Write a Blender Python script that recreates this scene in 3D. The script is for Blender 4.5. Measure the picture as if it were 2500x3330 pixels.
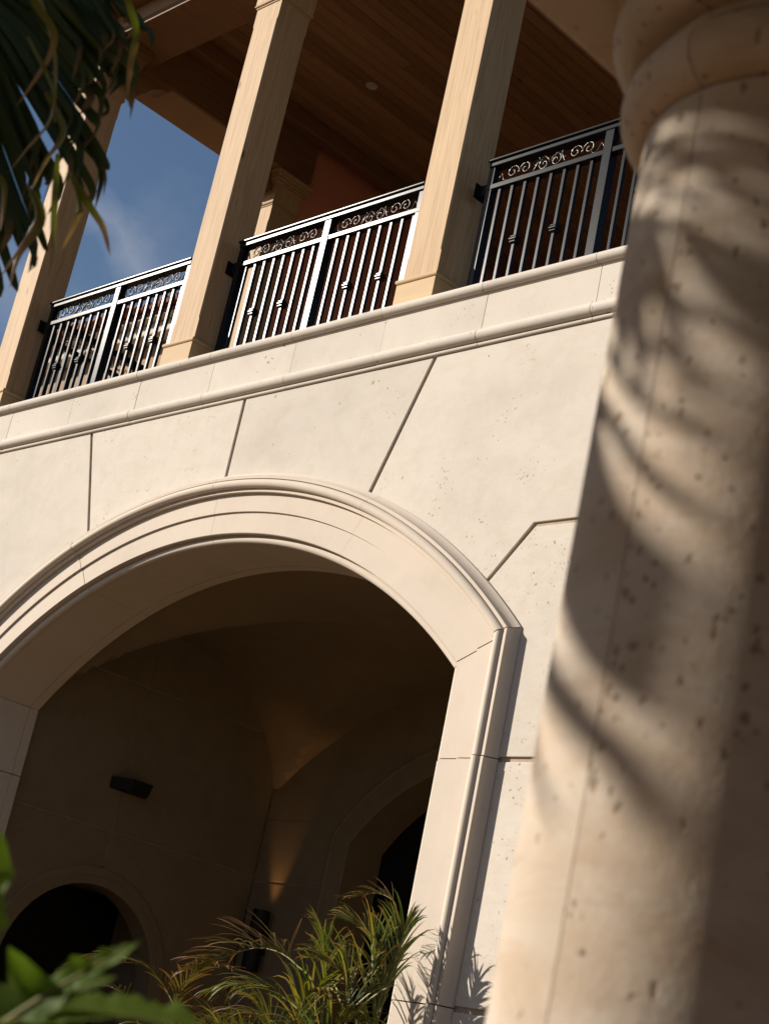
import bpy, bmesh, math, random
from mathutils import Vector, Matrix, noise as mnoise

for o in list(bpy.data.objects): bpy.data.objects.remove(o)
scene = bpy.context.scene
C = scene.collection
random.seed(7)
PI = math.pi

# ------------------------------------------------------------------ camera
EYE = 1.6                       # eye height above the ground
D = 7.0                         # metres from the camera to the facade
R = ((0.70556777, 0.68105054, 0.19581697),
     (-0.09765783, 0.36713856, -0.92502553),
     (-0.7018811, 0.63354514, 0.32555105))
cam = bpy.data.cameras.new('camera'); camo = bpy.data.objects.new('camera', cam); C.objects.link(camo)
camo.matrix_world = Matrix(((R[0][0], -R[1][0], -R[2][0], 0),
                            (R[0][1], -R[1][1], -R[2][1], 0),
                            (R[0][2], -R[1][2], -R[2][2], EYE), (0, 0, 0, 1)))
cam.sensor_fit = 'VERTICAL'; cam.lens = 50; cam.sensor_height = 50*3330/5500.28; cam.sensor_width = 24
cam.clip_start = 0.05; cam.clip_end = 3000
cam.dof.use_dof = True; cam.dof.focus_distance = 12.3; cam.dof.aperture_fstop = 4.3; cam.dof.aperture_blades = 9
scene.camera = camo

# ------------------------------------------------------------------ light
SUN = Vector((-1.33, -1.0, 0.79)).normalized()      # towards the sun
EL = math.asin(SUN.z); AZ = math.atan2(SUN.x, SUN.y)
world = bpy.data.worlds.new('World'); scene.world = world; world.use_nodes = True
wn = world.node_tree.nodes; wl = world.node_tree.links
wn.clear()
w_out = wn.new('ShaderNodeOutputWorld'); bg = wn.new('ShaderNodeBackground'); sky = wn.new('ShaderNodeTexSky')
sky.sky_type = 'NISHITA'; sky.sun_disc = False; sky.sun_elevation = EL; sky.sun_rotation = AZ
sky.air_density = 1.0; sky.dust_density = 0.5; sky.ozone_density = 2.6
bg.inputs['Strength'].default_value = 0.054
tc = wn.new('ShaderNodeTexCoord'); mp = wn.new('ShaderNodeMapping'); mp.inputs['Scale'].default_value = (2.2, 5.5, 6.0)
mp.inputs['Rotation'].default_value = (0.3, 0.5, 0.9); mp.inputs['Location'].default_value = (0.9, 0.2, 0.4)
nz = wn.new('ShaderNodeTexNoise'); nz.inputs['Scale'].default_value = 1.6; nz.inputs['Detail'].default_value = 7; nz.inputs['Roughness'].default_value = 0.55
rp = wn.new('ShaderNodeValToRGB'); rp.color_ramp.elements[0].position = 0.56; rp.color_ramp.elements[1].position = 0.85
rp.color_ramp.elements[1].color = (0.20, 0.20, 0.20, 1)
mx = wn.new('ShaderNodeMix'); mx.data_type = 'RGBA'
mx.inputs[7].default_value = (6.5, 6.6, 7.2, 1)
wl.new(tc.outputs['Generated'], mp.inputs['Vector']); wl.new(mp.outputs[0], nz.inputs['Vector']); wl.new(nz.outputs['Fac'], rp.inputs['Fac'])
def wmath(op, a, b):
    k = wn.new('ShaderNodeMath'); k.operation = op; k.use_clamp = False
    for i, v in enumerate((a, b)):
        if isinstance(v, (int, float)): k.inputs[i].default_value = v
        else: wl.new(v, k.inputs[i])
    return k.outputs[0]
def wdot(v):
    k = wn.new('ShaderNodeVectorMath'); k.operation = 'DOT_PRODUCT'; wl.new(tc.outputs['Generated'], k.inputs[0]); k.inputs[1].default_value = v; return k.outputs['Value']
def wisp(nrm, mid, width, reach, amount):
    """a thin streak of cloud along a great circle, frayed by noise"""
    fray = wn.new('ShaderNodeTexNoise'); fray.inputs['Scale'].default_value = 16; fray.inputs['Detail'].default_value = 8; fray.inputs['Roughness'].default_value = 0.62; wl.new(tc.outputs['Generated'], fray.inputs['Vector'])
    off = wmath('MULTIPLY', wmath('SUBTRACT', fray.outputs['Fac'], 0.5), width*3.0)
    d = wmath('DIVIDE', wmath('ABSOLUTE', wmath('ADD', wdot(nrm), off), 0.0), width)
    band = wmath('MAXIMUM', wmath('SUBTRACT', 1.0, d), 0.0)
    along = wmath('MINIMUM', wmath('MAXIMUM', wmath('DIVIDE', wmath('SUBTRACT', wdot(mid), math.cos(reach)), 1-math.cos(reach)), 0.0), 1.0)
    return wmath('MULTIPLY', wmath('MULTIPLY', band, wmath('POWER', along, 0.7)), amount)
cl = wmath('ADD', wisp((-0.61733, -0.39973, -0.67759), (-0.77557, 0.45366, 0.43896), 0.017, 0.060, 0.27), wisp((-0.51781, -0.22081, -0.82651), (-0.81646, 0.41607, 0.40035), 0.03, 0.08, 0.22))
sp_ = wn.new('ShaderNodeSeparateColor'); wl.new(rp.outputs['Color'], sp_.inputs[0])
wl.new(wmath('MINIMUM', wmath('ADD', cl, sp_.outputs[0]), 0.6), mx.inputs[0]); wl.new(sky.outputs[0], mx.inputs[6]); wl.new(mx.outputs[2], bg.inputs['Color']); wl.new(bg.outputs[0], w_out.inputs[0])
sl = bpy.data.lights.new('sun', 'SUN'); sl.energy = 5.0; sl.angle = math.radians(0.53); sl.color = (1.0, 0.925, 0.825)
so = bpy.data.objects.new('sun', sl); C.objects.link(so)
so.rotation_mode = 'QUATERNION'; so.rotation_quaternion = SUN.to_track_quat('Z', 'Y'); so.location = (-20, -15, 14)
vs = scene.view_settings; vs.view_transform = 'Standard'; vs.look = 'None'; vs.gamma = 1.0; vs.exposure = 0.58; vs.use_curve_mapping = False
scene.cycles.max_bounces = 8; scene.cycles.diffuse_bounces = 4; scene.cycles.transmission_bounces = 4
scene.cycles.caustics_reflective = False; scene.cycles.caustics_refractive = False
scene.cycles.sample_clamp_indirect = 6.0; scene.cycles.sample_clamp_direct = 2.2
try:
    scene.cycles.use_denoising = True
except Exception: pass

# ------------------------------------------------------------------ materials
def nmat(name):
    m = bpy.data.materials.new(name); m.use_nodes = True
    nt = m.node_tree; b = nt.nodes['Principled BSDF']
    return m, nt.nodes, nt.links, b
def coords(n, l, scale=(1, 1, 1), jitter=True):
    t = n.new('ShaderNodeTexCoord'); m = n.new('ShaderNodeMapping'); m.inputs['Scale'].default_value = scale
    if jitter:
        oi = n.new('ShaderNodeObjectInfo'); v = n.new('ShaderNodeVectorMath'); v.operation = 'SCALE'; v.inputs[0].default_value = (37, 53, 71)
        l.new(oi.outputs['Random'], v.inputs['Scale']); a = n.new('ShaderNodeVectorMath'); a.operation = 'ADD'
        l.new(t.outputs['Object'], a.inputs[0]); l.new(v.outputs[0], a.inputs[1]); l.new(a.outputs[0], m.inputs['Vector'])
    else:
        l.new(t.outputs['Object'], m.inputs['Vector'])
    return m.outputs[0]
def noise(n, l, vec, scale, detail=4, rough=0.55, dist=0.0):
    k = n.new('ShaderNodeTexNoise'); k.inputs['Scale'].default_value = scale; k.inputs['Detail'].default_value = detail
    k.inputs['Roughness'].default_value = rough; k.inputs['Distortion'].default_value = dist
    l.new(vec, k.inputs['Vector']); return k.outputs['Fac']
def ramp(n, l, fac, stops):
    r = n.new('ShaderNodeValToRGB'); e = r.color_ramp.elements
    while len(e) < len(stops): e.new(0.5)
    for k, (p, c) in enumerate(stops):
        e[k].position = p; e[k].color = (*c, 1) if not isinstance(c, (int, float)) else (c, c, c, 1)
    l.new(fac, r.inputs['Fac']); return r.outputs['Color']
def mix(n, l, fac, a, b, mode='MIX'):
    m = n.new('ShaderNodeMix'); m.data_type = 'RGBA'; m.blend_type = mode
    for idx, v in ((0, fac), (6, a), (7, b)):
        if isinstance(v, (int, float)): m.inputs[idx].default_value = v
        elif isinstance(v, tuple): m.inputs[idx].default_value = (*v, 1)
        else: l.new(v, m.inputs[idx])
    return m.outputs[2]
def math_(n, l, op, a, b=0.0):
    m = n.new('ShaderNodeMath'); m.operation = op
    for i, v in enumerate((a, b)):
        if isinstance(v, (int, float)): m.inputs[i].default_value = v
        else: l.new(v, m.inputs[i])
    return m.outputs[0]
def objrand(n): return n.new('ShaderNodeObjectInfo').outputs['Random']

def stone(name, base, pit_scale=30.0, pits=0.5, pit_col=(0.20, 0.15, 0.10), stain=0.5, bump=0.35, vary=0.06, pit_stretch=(1, 1, 1), mask=(0.50, 0.62), ps=0.22, mottle=0.0):
    m, n, l, b = nmat(name)
    v = coords(n, l)
    vs_ = coords(n, l, pit_stretch)
    big = noise(n, l, v, 1.1, 5, 0.6); mid = noise(n, l, v, 6.0, 6, 0.65, 0.4)
    d = tuple(c*0.90 for c in base); u = tuple(min(1, c*1.05) for c in base)
    col = ramp(n, l, big, [(0.28, d), (0.46, base), (0.72, u)])
    tone = ramp(n, l, mid, [(0.30, (0.78, 0.75, 0.70)), (0.55, 1.0)])
    col = mix(n, l, stain, col, tone, 'MULTIPLY')
    rnd = ramp(n, l, objrand(n), [(0.0, 1 - vary), (1.0, 1 + 0 * vary)])
    col = mix(n, l, 1.0, col, rnd, 'MULTIPLY')
    if mottle:
        mv = noise(n, l, coords(n, l, (1, 1, 2.6)), 3.2, 7, 0.68, 0.8)
        col = mix(n, l, ramp(n, l, mv, [(0.42, 0.0), (0.66, mottle)]), col, tuple(c*k for c, k in zip(base, (0.80, 0.68, 0.56))))
        vein = ramp(n, l, noise(n, l, coords(n, l, (1.5, 1.5, 14)), 2.2, 6, 0.6, 0.6), [(0.56, 0.0), (0.70, mottle*0.7)])
        col = mix(n, l, vein, col, tuple(c*k for c, k in zip(base, (0.78, 0.70, 0.62))))
    # pits: irregular cells in two sizes, kept only where a noise mask gathers them
    def pits_layer(sc, amount, mlo, mhi, msc, rmax):
        warp = n.new('ShaderNodeTexNoise'); warp.inputs['Scale'].default_value = sc*1.6; warp.inputs['Detail'].default_value = 3; l.new(vs_, warp.inputs['Vector'])
        wv = n.new('ShaderNodeVectorMath'); wv.operation = 'SCALE'; wv.inputs['Scale'].default_value = 1.1/sc; l.new(warp.outputs['Color'], wv.inputs[0])
        wa = n.new('ShaderNodeVectorMath'); wa.operation = 'ADD'; l.new(vs_, wa.inputs[0]); l.new(wv.outputs[0], wa.inputs[1])
        vo = n.new('ShaderNodeTexVoronoi'); vo.inputs['Scale'].default_value = sc; l.new(wa.outputs[0], vo.inputs['Vector'])
        sep = n.new('ShaderNodeSeparateColor'); l.new(vo.outputs['Color'], sep.inputs[0])
        rad = math_(n, l, 'MULTIPLY', math_(n, l, 'POWER', sep.outputs[0], 1.8), rmax)
        soft = math_(n, l, 'SUBTRACT', rad, vo.outputs['Distance'])
        hole = ramp(n, l, math_(n, l, 'MULTIPLY', soft, 9.0), [(0.0, 0.0), (0.55, 1.0)])
        mk = ramp(n, l, noise(n, l, v, msc, 5, 0.7), [(mlo, 0.0), (mhi, 1.0)])
        keep = math_(n, l, 'LESS_THAN', sep.outputs[1], math_(n, l, 'MULTIPLY', mk, amount))
        return math_(n, l, 'MULTIPLY', hole, keep)
    pit = math_(n, l, 'MAXIMUM', pits_layer(pit_scale, pits*0.55, mask[0], mask[1], 1.9, ps*1.25), pits_layer(pit_scale*2.1, pits, mask[0]+0.04, mask[1]+0.05, 3.1, ps*1.5))
    col = mix(n, l, math_(n, l, 'MULTIPLY', pit, 0.85), col, pit_col)
    l.new(col, b.inputs['Base Color']); b.inputs['Roughness'].default_value = 0.88
    b.inputs['Specular IOR Level'].default_value = 0.25
    h = math_(n, l, 'SUBTRACT', math_(n, l, 'MULTIPLY', noise(n, l, v, 45, 6, 0.7), 0.25), pit)
    h = math_(n, l, 'ADD', h, math_(n, l, 'MULTIPLY', mid, 0.22))
    bm_ = n.new('ShaderNodeBump'); bm_.inputs['Strength'].default_value = bump; bm_.inputs['Distance'].default_value = 0.012
    l.new(h, bm_.inputs['Height']); l.new(bm_.outputs[0], b.inputs['Normal'])
    return m

def wood(name, light, dark, grain=(26, 26, 0.9), rough=0.7, knots=0.5, ring=0.45, spec=0.3, vary=0.12):
    m, n, l, b = nmat(name)
    v = coords(n, l, grain)
    fine = noise(n, l, coords(n, l, tuple(g*3.4 for g in grain)), 1.0, 5, 0.6)
    long_ = noise(n, l, v, 0.42, 3, 0.5, 0.35)
    wv = n.new('ShaderNodeMath'); wv.operation = 'FRACT'; l.new(math_(n, l, 'MULTIPLY', long_, 7.5), wv.inputs[0])
    rings = ramp(n, l, wv.outputs[0], [(0.0, 1.0), (0.55, 0.82), (0.85, 0.25), (1.0, 0.9)])
    col = mix(n, l, ramp(n, l, fine, [(0.30, 0.0), (0.72, 1.0)]), dark, light)
    rc = mix(n, l, ring, (1, 1, 1), rings)
    tint = mix(n, l, rc, tuple(d*1.0 for d in dark), light)
    col = mix(n, l, 0.55, col, tint)
    rnd = ramp(n, l, objrand(n), [(0.0, 1 - vary), (1.0, 1.0)])
    col = mix(n, l, 1.0, col, rnd, 'MULTIPLY')
    gk = tuple(3.0 if g > 5 else 0.9 for g in grain)
    kv = n.new('ShaderNodeTexVoronoi'); kv.inputs['Scale'].default_value = 1.5; l.new(coords(n, l, gk), kv.inputs['Vector'])
    kn = ramp(n, l, kv.outputs['Distance'], [(0.035, 1.0), (0.075, 0.0)])
    col = mix(n, l, math_(n, l, 'MULTIPLY', kn, knots), col, tuple(d*0.3 for d in dark))
    l.new(col, b.inputs['Base Color']); b.inputs['Roughness'].default_value = rough; b.inputs['Specular IOR Level'].default_value = spec
    bp = n.new('ShaderNodeBump'); bp.inputs['Strength'].default_value = 0.25; bp.inputs['Distance'].default_value = 0.004
    l.new(fine, bp.inputs['Height']); l.new(bp.outputs[0], b.inputs['Normal'])
    return m

def plain(name, col, rough=0.8, spec=0.3, metal=0.0, ns=8.0, amt=0.25, bump=0.1):
    m, n, l, b = nmat(name)
    v = coords(n, l)
    f = noise(n, l, v, ns, 5, 0.6)
    l.new(ramp(n, l, f, [(0.25, tuple(c*(1-amt) for c in col)), (0.75, tuple(min(1, c*(1+amt*0.6)) for c in col))]), b.inputs['Base Color'])
    b.inputs['Roughness'].default_value = rough; b.inputs['Specular IOR Level'].default_value = spec; b.inputs['Metallic'].default_value = metal
    bp = n.new('ShaderNodeBump'); bp.inputs['Strength'].default_value = bump; bp.inputs['Distance'].default_value = 0.01
    l.new(noise(n, l, v, ns*8, 4), bp.inputs['Height']); l.new(bp.outputs[0], b.inputs['Normal'])
    return m

def leafmat(name, base, tip, tips=(0.70, 0.98), trans=0.35, rough=0.42, yellow=(0.30, 0.24, 0.03), yel=0.5, spec=0.35):
    m, n, l, b = nmat(name)
    a = n.new('ShaderNodeAttribute'); a.attribute_name = 'leaf'
    s = n.new('ShaderNodeSeparateColor'); l.new(a.outputs['Color'], s.inputs[0])
    v = coords(n, l)
    f = noise(n, l, v, 9, 4)
    g = mix(n, l, f, tuple(c*0.65 for c in base), tuple(c*1.3 for c in base))
    yk = ramp(n, l, s.outputs[1], [(1-yel, 0.0), (1.0, 1.0)])
    g = mix(n, l, yk, g, yellow)
    t = math_(n, l, 'ADD', s.outputs[0], math_(n, l, 'MULTIPLY', math_(n, l, 'SUBTRACT', s.outputs[2], 0.5), 0.35))
    col = mix(n, l, ramp(n, l, t, [(tips[0], 0.0), (tips[1], 1.0)]), g, tip)
    l.new(col, b.inputs['Base Color']); b.inputs['Roughness'].default_value = rough; b.inputs['Specular IOR Level'].default_value = spec
    tr = n.new('ShaderNodeBsdfTranslucent'); l.new(mix(n, l, 1.0, col, (1.5, 1.6, 0.6), 'MULTIPLY'), tr.inputs['Color'])
    ms = n.new('ShaderNodeMixShader'); ms.inputs[0].default_value = trans
    out = n['Material Output']; l.new(b.outputs[0], ms.inputs[1]); l.new(tr.outputs[0], ms.inputs[2]); l.new(ms.outputs[0], out.inputs[0])
    return m

M = {}
M['wall_stone'] = stone('coral stone', (0.60, 0.535, 0.458), 30, 0.9, mottle=0.16, stain=0.30, bump=0.35, ps=0.28, vary=0.11, mask=(0.485, 0.66), pit_stretch=(1, 1, 0.75), pit_col=(0.27, 0.205, 0.14))
M['pier_stone'] = stone('pitted coral stone', (0.60, 0.535, 0.455), 34, 1.0, mottle=0.25, stain=0.26, bump=0.4, ps=0.28, mask=(0.42, 0.60), pit_col=(0.27, 0.205, 0.14))
M['trim_stone'] = stone('cast stone', (0.58, 0.495, 0.405), 22, 0.04, stain=0.18, bump=0.10, ps=0.14, vary=0.05)
M['frieze_stone'] = stone('frieze stone', (0.58, 0.515, 0.44), 26, 0.8, stain=0.22, bump=0.3, ps=0.28, mask=(0.50, 0.64), pit_stretch=(0.8, 1, 1), pit_col=(0.27, 0.205, 0.14))
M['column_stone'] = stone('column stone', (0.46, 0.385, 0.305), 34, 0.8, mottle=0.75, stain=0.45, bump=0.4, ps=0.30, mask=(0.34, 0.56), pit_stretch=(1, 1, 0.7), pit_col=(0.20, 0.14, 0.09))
M['mortar'] = plain('mortar', (0.42, 0.33, 0.235), 0.9, 0.2)
M['porch_stone'] = stone('porch stone', (0.215, 0.158, 0.095), 18, 0.1, stain=0.4, bump=0.2, ps=0.15)  # facade's stone darkened so the porch's shade sits in its colour
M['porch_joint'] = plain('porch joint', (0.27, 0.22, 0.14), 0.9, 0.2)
M['plaster'] = plain('vault plaster', (0.225, 0.165, 0.10), 0.9, 0.2, ns=2, amt=0.12)  # brown lowered to put the vault's shade into the colour
M['stucco_red'] = plain('terracotta stucco', (0.66, 0.27, 0.17), 0.92, 0.15, ns=2.5, amt=0.10, bump=0.25)
M['stucco_tan'] = plain('tan stucco', (0.38, 0.25, 0.155), 0.9, 0.2, ns=3, amt=0.08)
M['post_wood'] = wood('pale cedar', (0.56, 0.385, 0.215), (0.35, 0.21, 0.10), ring=1.0, knots=0.8)
M['plinth_wood'] = wood('cedar plinth', (0.56, 0.39, 0.215), (0.42, 0.27, 0.125), grain=(0.9, 0.9, 26))
M['ceiling_wood'] = wood('stained pine board', (0.42, 0.245, 0.12), (0.22, 0.11, 0.05), grain=(20, 0.7, 20), knots=0.9, vary=0.35)
M['beam_wood'] = wood('stained beam', (0.24, 0.125, 0.055), (0.11, 0.05, 0.02), grain=(14, 0.8, 14))
M['iron'] = plain('black painted iron', (0.010, 0.010, 0.011), 0.19, 0.15, ns=60, amt=0.3, bump=0.02)
M['iron_bright'] = plain('worn iron scroll', (0.05, 0.043, 0.036), 0.28, 1.0, metal=0.55, ns=60, amt=0.3, bump=0.1)
M['black'] = plain('black metal', (0.006, 0.006, 0.006), 0.6, 0.3)
M['opening_dark'] = plain('dark of openings', (0.004, 0.004, 0.004), 0.5, 0.2)  # near black, paints the dark beyond the porch openings
M['ground'] = plain('dark planting soil', (0.055, 0.040, 0.024), 0.9, 0.2, ns=0.7, amt=0.2)
M['bounce_paving'] = plain('terracotta paving', (0.19, 0.112, 0.062), 0.85, 0.2, ns=1.5, amt=0.2)
M['tile'] = plain('clay roof tile', (0.34, 0.15, 0.09), 0.85, 0.2, ns=6, amt=0.4)
M['floor_tile'] = plain('dark floor tile', (0.15, 0.095, 0.06), 0.6, 0.3)
M['white'] = plain('white lamp trim', (0.55, 0.5, 0.45), 0.6, 0.3)
M['palm'] = leafmat('palm leaf', (0.026, 0.040, 0.011), (0.15, 0.08, 0.03), (0.80, 1.05), trans=0.16, yel=0.10, yellow=(0.07, 0.075, 0.010), rough=0.6, spec=0.18)
M['palm_tip'] = leafmat('palm leaf tip', (0.040, 0.052, 0.010), (0.20, 0.12, 0.07), (0.55, 0.95), trans=0.25, yel=0.4, yellow=(0.075, 0.08, 0.012))
M['areca'] = leafmat('areca leaf', (0.062, 0.084, 0.017), (0.22, 0.11, 0.035), (0.80, 1.1), trans=0.32, yel=0.55, yellow=(0.26, 0.18, 0.034))
M['areca_dry'] = leafmat('dry areca leaf', (0.10, 0.085, 0.024), (0.21, 0.10, 0.045), (0.35, 0.9), trans=0.2, yel=0.6, yellow=(0.17, 0.11, 0.03))
M['big_leaf'] = leafmat('broad leaf', (0.085, 0.135, 0.020), (0.22, 0.23, 0.05), (0.9, 1.2), trans=0.5, yel=0.2, yellow=(0.16, 0.20, 0.03), rough=0.6, spec=0.15)
M['stem'] = plain('green stem', (0.16, 0.15, 0.035), 0.6, 0.3, ns=5)
M['bark'] = plain('palm bark', (0.16, 0.12, 0.08), 0.9, 0.1, ns=6, amt=0.5, bump=0.5)

# ------------------------------------------------------------------ helpers
def U(x, y, z): return Vector((x*D, y*D, z*D + EYE))     # facade units -> metres
CX = -1.3625                                             # centre line of the arch, in facade units
ZG = -EYE/D                                              # ground, in facade units
def tag(o, label=None, cat=None, group=None, kind=None):
    if label: o['label'] = label
    if cat: o['category'] = cat
    if group: o['group'] = group
    if kind: o['kind'] = kind
    return o
def thing(name, loc, label, cat, group=None):
    o = bpy.data.objects.new(name, None); C.objects.link(o); o.location = loc; o.empty_display_size = 0.2
    return tag(o, label, cat, group)
def base_of(p):
    v = Vector((0, 0, 0))
    while p is not None: v += Vector(p.location); p = p.parent
    return v
def obj(name, verts, faces, mat, parent=None, smooth=False, bevel=0.0, attr=None, sharp=None):
    b = base_of(parent)
    me = bpy.data.meshes.new(name); me.from_pydata([tuple(Vector(v) - b) for v in verts], [], faces); me.update()
    o = bpy.data.objects.new(name, me); C.objects.link(o); o.parent = parent
    me.materials.append(mat)
    bm = bmesh.new(); bm.from_mesh(me); bmesh.ops.recalc_face_normals(bm, faces=bm.faces) if not attr else None; bm.to_mesh(me); bm.free()
    if smooth:
        for p in me.polygons: p.use_smooth = True
        if sharp is not None: me.set_sharp_from_angle(angle=math.radians(sharp))
    if attr:
        ca = me.color_attributes.new('leaf', 'FLOAT_COLOR', 'POINT')
        for i, c in enumerate(attr): ca.data[i].color = (*c, 1)
    if bevel:
        md = o.modifiers.new('bevel', 'BEVEL'); md.width = bevel; md.segments = 2; md.limit_method = 'ANGLE'; md.angle_limit = math.radians(35)
    return o
class G:
    """collects simple solids given in facade units (or metres when m=True)"""
    def __init__(s, m=False): s.v = []; s.f = []; s.m = m
    def P(s, p): return Vector(p) if s.m else U(*p)
    def box(s, x0, x1, y0, y1, z0, z1):
        k = len(s.v)
        s.v += [s.P(p) for p in ((x0,y0,z0),(x1,y0,z0),(x1,y1,z0),(x0,y1,z0),(x0,y0,z1),(x1,y0,z1),(x1,y1,z1),(x0,y1,z1))]
        s.f += [tuple(k+i for i in q) for q in ((0,3,2,1),(4,5,6,7),(0,1,5,4),(1,2,6,5),(2,3,7,6),(3,0,4,7))]
        return s
    def loops(s, rings, close=True, cap=True):
        """skin a list of rings, every ring a list of points"""
        k = len(s.v); n = len(rings[0])
        for r in rings: s.v += [s.P(p) for p in r]
        for i in range(len(rings)-1):
            for j in range(n if close else n-1):
                a = k+i*n+j; b = k+i*n+(j+1) % n
                s.f.append((a, b, b+n, a+n))
        if cap and close:
            s.f.append(tuple(k+j for j in range(n-1, -1, -1))); s.f.append(tuple(k+(len(rings)-1)*n+j for j in range(n)))
        return s
    def make(s, name, mat, parent=None, **kw): return obj(name, s.v, s.f, mat, parent, **kw)
def prism(poly, y0, y1):                                  # polygon in (x, z) facade units, from depth y0 to y1
    return G().loops([[(x, y0, z) for x, z in poly], [(x, y1, z) for x, z in poly]])
def tube_rings(pts, rad, n=6):
    rings = []; up = Vector((0.13, 0.27, 0.95)).normalized()
    for i, p in enumerate(pts):
        t = (Vector(pts[min(i+1, len(pts)-1)]) - Vector(pts[max(i-1, 0)])).normalized()
        a = t.cross(up); a = a.normalized() if a.length > 1e-4 else Vector((1, 0, 0)); b = t.cross(a).normalized()
        r = rad[i] if isinstance(rad, (list, tuple)) else rad
        rings.append([Vector(p) + a*r*math.cos(2*PI*k/n) + b*r*math.sin(2*PI*k/n) for k in range(n)])
    return rings
def copy_tree(o, parent=None):
    c = o.copy(); C.objects.link(c); c.parent = parent
    for ch in o.children: copy_tree(ch, c)
    return c

# ------------------------------------------------------------------ ground
g = G(m=True); NG = 24
for i in range(NG+1):
    for j in range(NG+1): g.v.append(Vector((-600+1200*i/NG, -600+1200*j/NG, 0)))
for i in range(NG):
    for j in range(NG): a = i*(NG+1)+j; g.f.append((a, a+NG+1, a+NG+2, a+1))
tag(g.make('ground', M['ground']), kind='structure')

# unseen warm slab added to bounce sunlight onto the column and beam
g = G(m=True).box(-16.0, 8.0, -8.0, 4.6, -0.05, 0.012)
tag(g.make('bounce_pavement', M['bounce_paving']), kind='structure')

# ------------------------------------------------------------------ the arcaded building
bld = thing('arcade_building', U(CX, 1.25, ZG), 'cream stone building with a moulded arch below and a timber balcony above', 'building')
ZC = -0.0485; RF = 0.5625; UF = 0.3845                    # arch centre height, face radius, half opening
def arc_end(e): return math.acos((UF+e)/(RF+e))
def arc_pt(e, t, p):                                      # t = 0 right spring .. 1 left spring
    a0 = arc_end(e); a = a0 + (PI-2*a0)*t; r = RF+e
    return (CX + r*math.cos(a), 1-p, ZC + r*math.sin(a))
def z_spring(e): return ZC + math.sqrt((RF+e)**2-(UF+e)**2)

XL, XR = -2.0, -0.35                                      # ends of the facade
ZT = 0.7395                                               # top of the ledge
# backing wall, arch shaped hole
EB = 0.040
inner = [(CX+UF+EB, ZG)] + [arc_pt(EB, i/40, 0)[::2] for i in range(41)] + [(CX-UF-EB, ZG)]
def out_pt(p):
    x, z = p
    if z <= ZG+1e-6: return (XR if x > CX else XL, ZG)
    a = math.atan2(z-ZC, x-CX); c, s_ = math.cos(a), math.sin(a)
    t = min(((XR-CX)/c if c > 1e-6 else 1e9), ((XL-CX)/c if c < -1e-6 else 1e9), (0.70-ZC)/s_ if s_ > 1e-6 else 1e9)
    return (CX+t*c, ZC+t*s_)
outer = [out_pt(p) for p in inner]
# make sure the two upper corners exist
def add_corner(cx_):
    for i in range(len(outer)-1):
        (xa, za), (xb, zb) = outer[i], outer[i+1]
        if abs(xa-cx_) < 1e-5 and za < 0.7-1e-5 and abs(zb-0.7) < 1e-5 and abs(xb-cx_) > 1e-5: outer[i+1] = (cx_, 0.70); return
        if abs(xb-cx_) < 1e-5 and zb < 0.7-1e-5 and abs(za-0.7) < 1e-5 and abs(xa-cx_) > 1e-5: outer[i] = (cx_, 0.70); return
add_corner(XR); add_corner(XL)
g = G(); n = len(inner); YB0, YB1 = 1.0021, 1.09
for y in (YB0, YB1):
    g.v += [U(x, y, z) for x, z in inner]; g.v += [U(x, y, z) for x, z in outer]
for i in range(n-1):
    g.f.append((i, i+1, n+i+1, n+i)); g.f.append((2*n+i, 3*n+i, 3*n+i+1, 2*n+i+1))
    g.f.append((i, 2*n+i, 2*n+i+1, i+1)); g.f.append((n+i, n+i+1, 3*n+i+1, 3*n+i))
wall = g.make('facade_wall', M['mortar'], bld)

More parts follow.
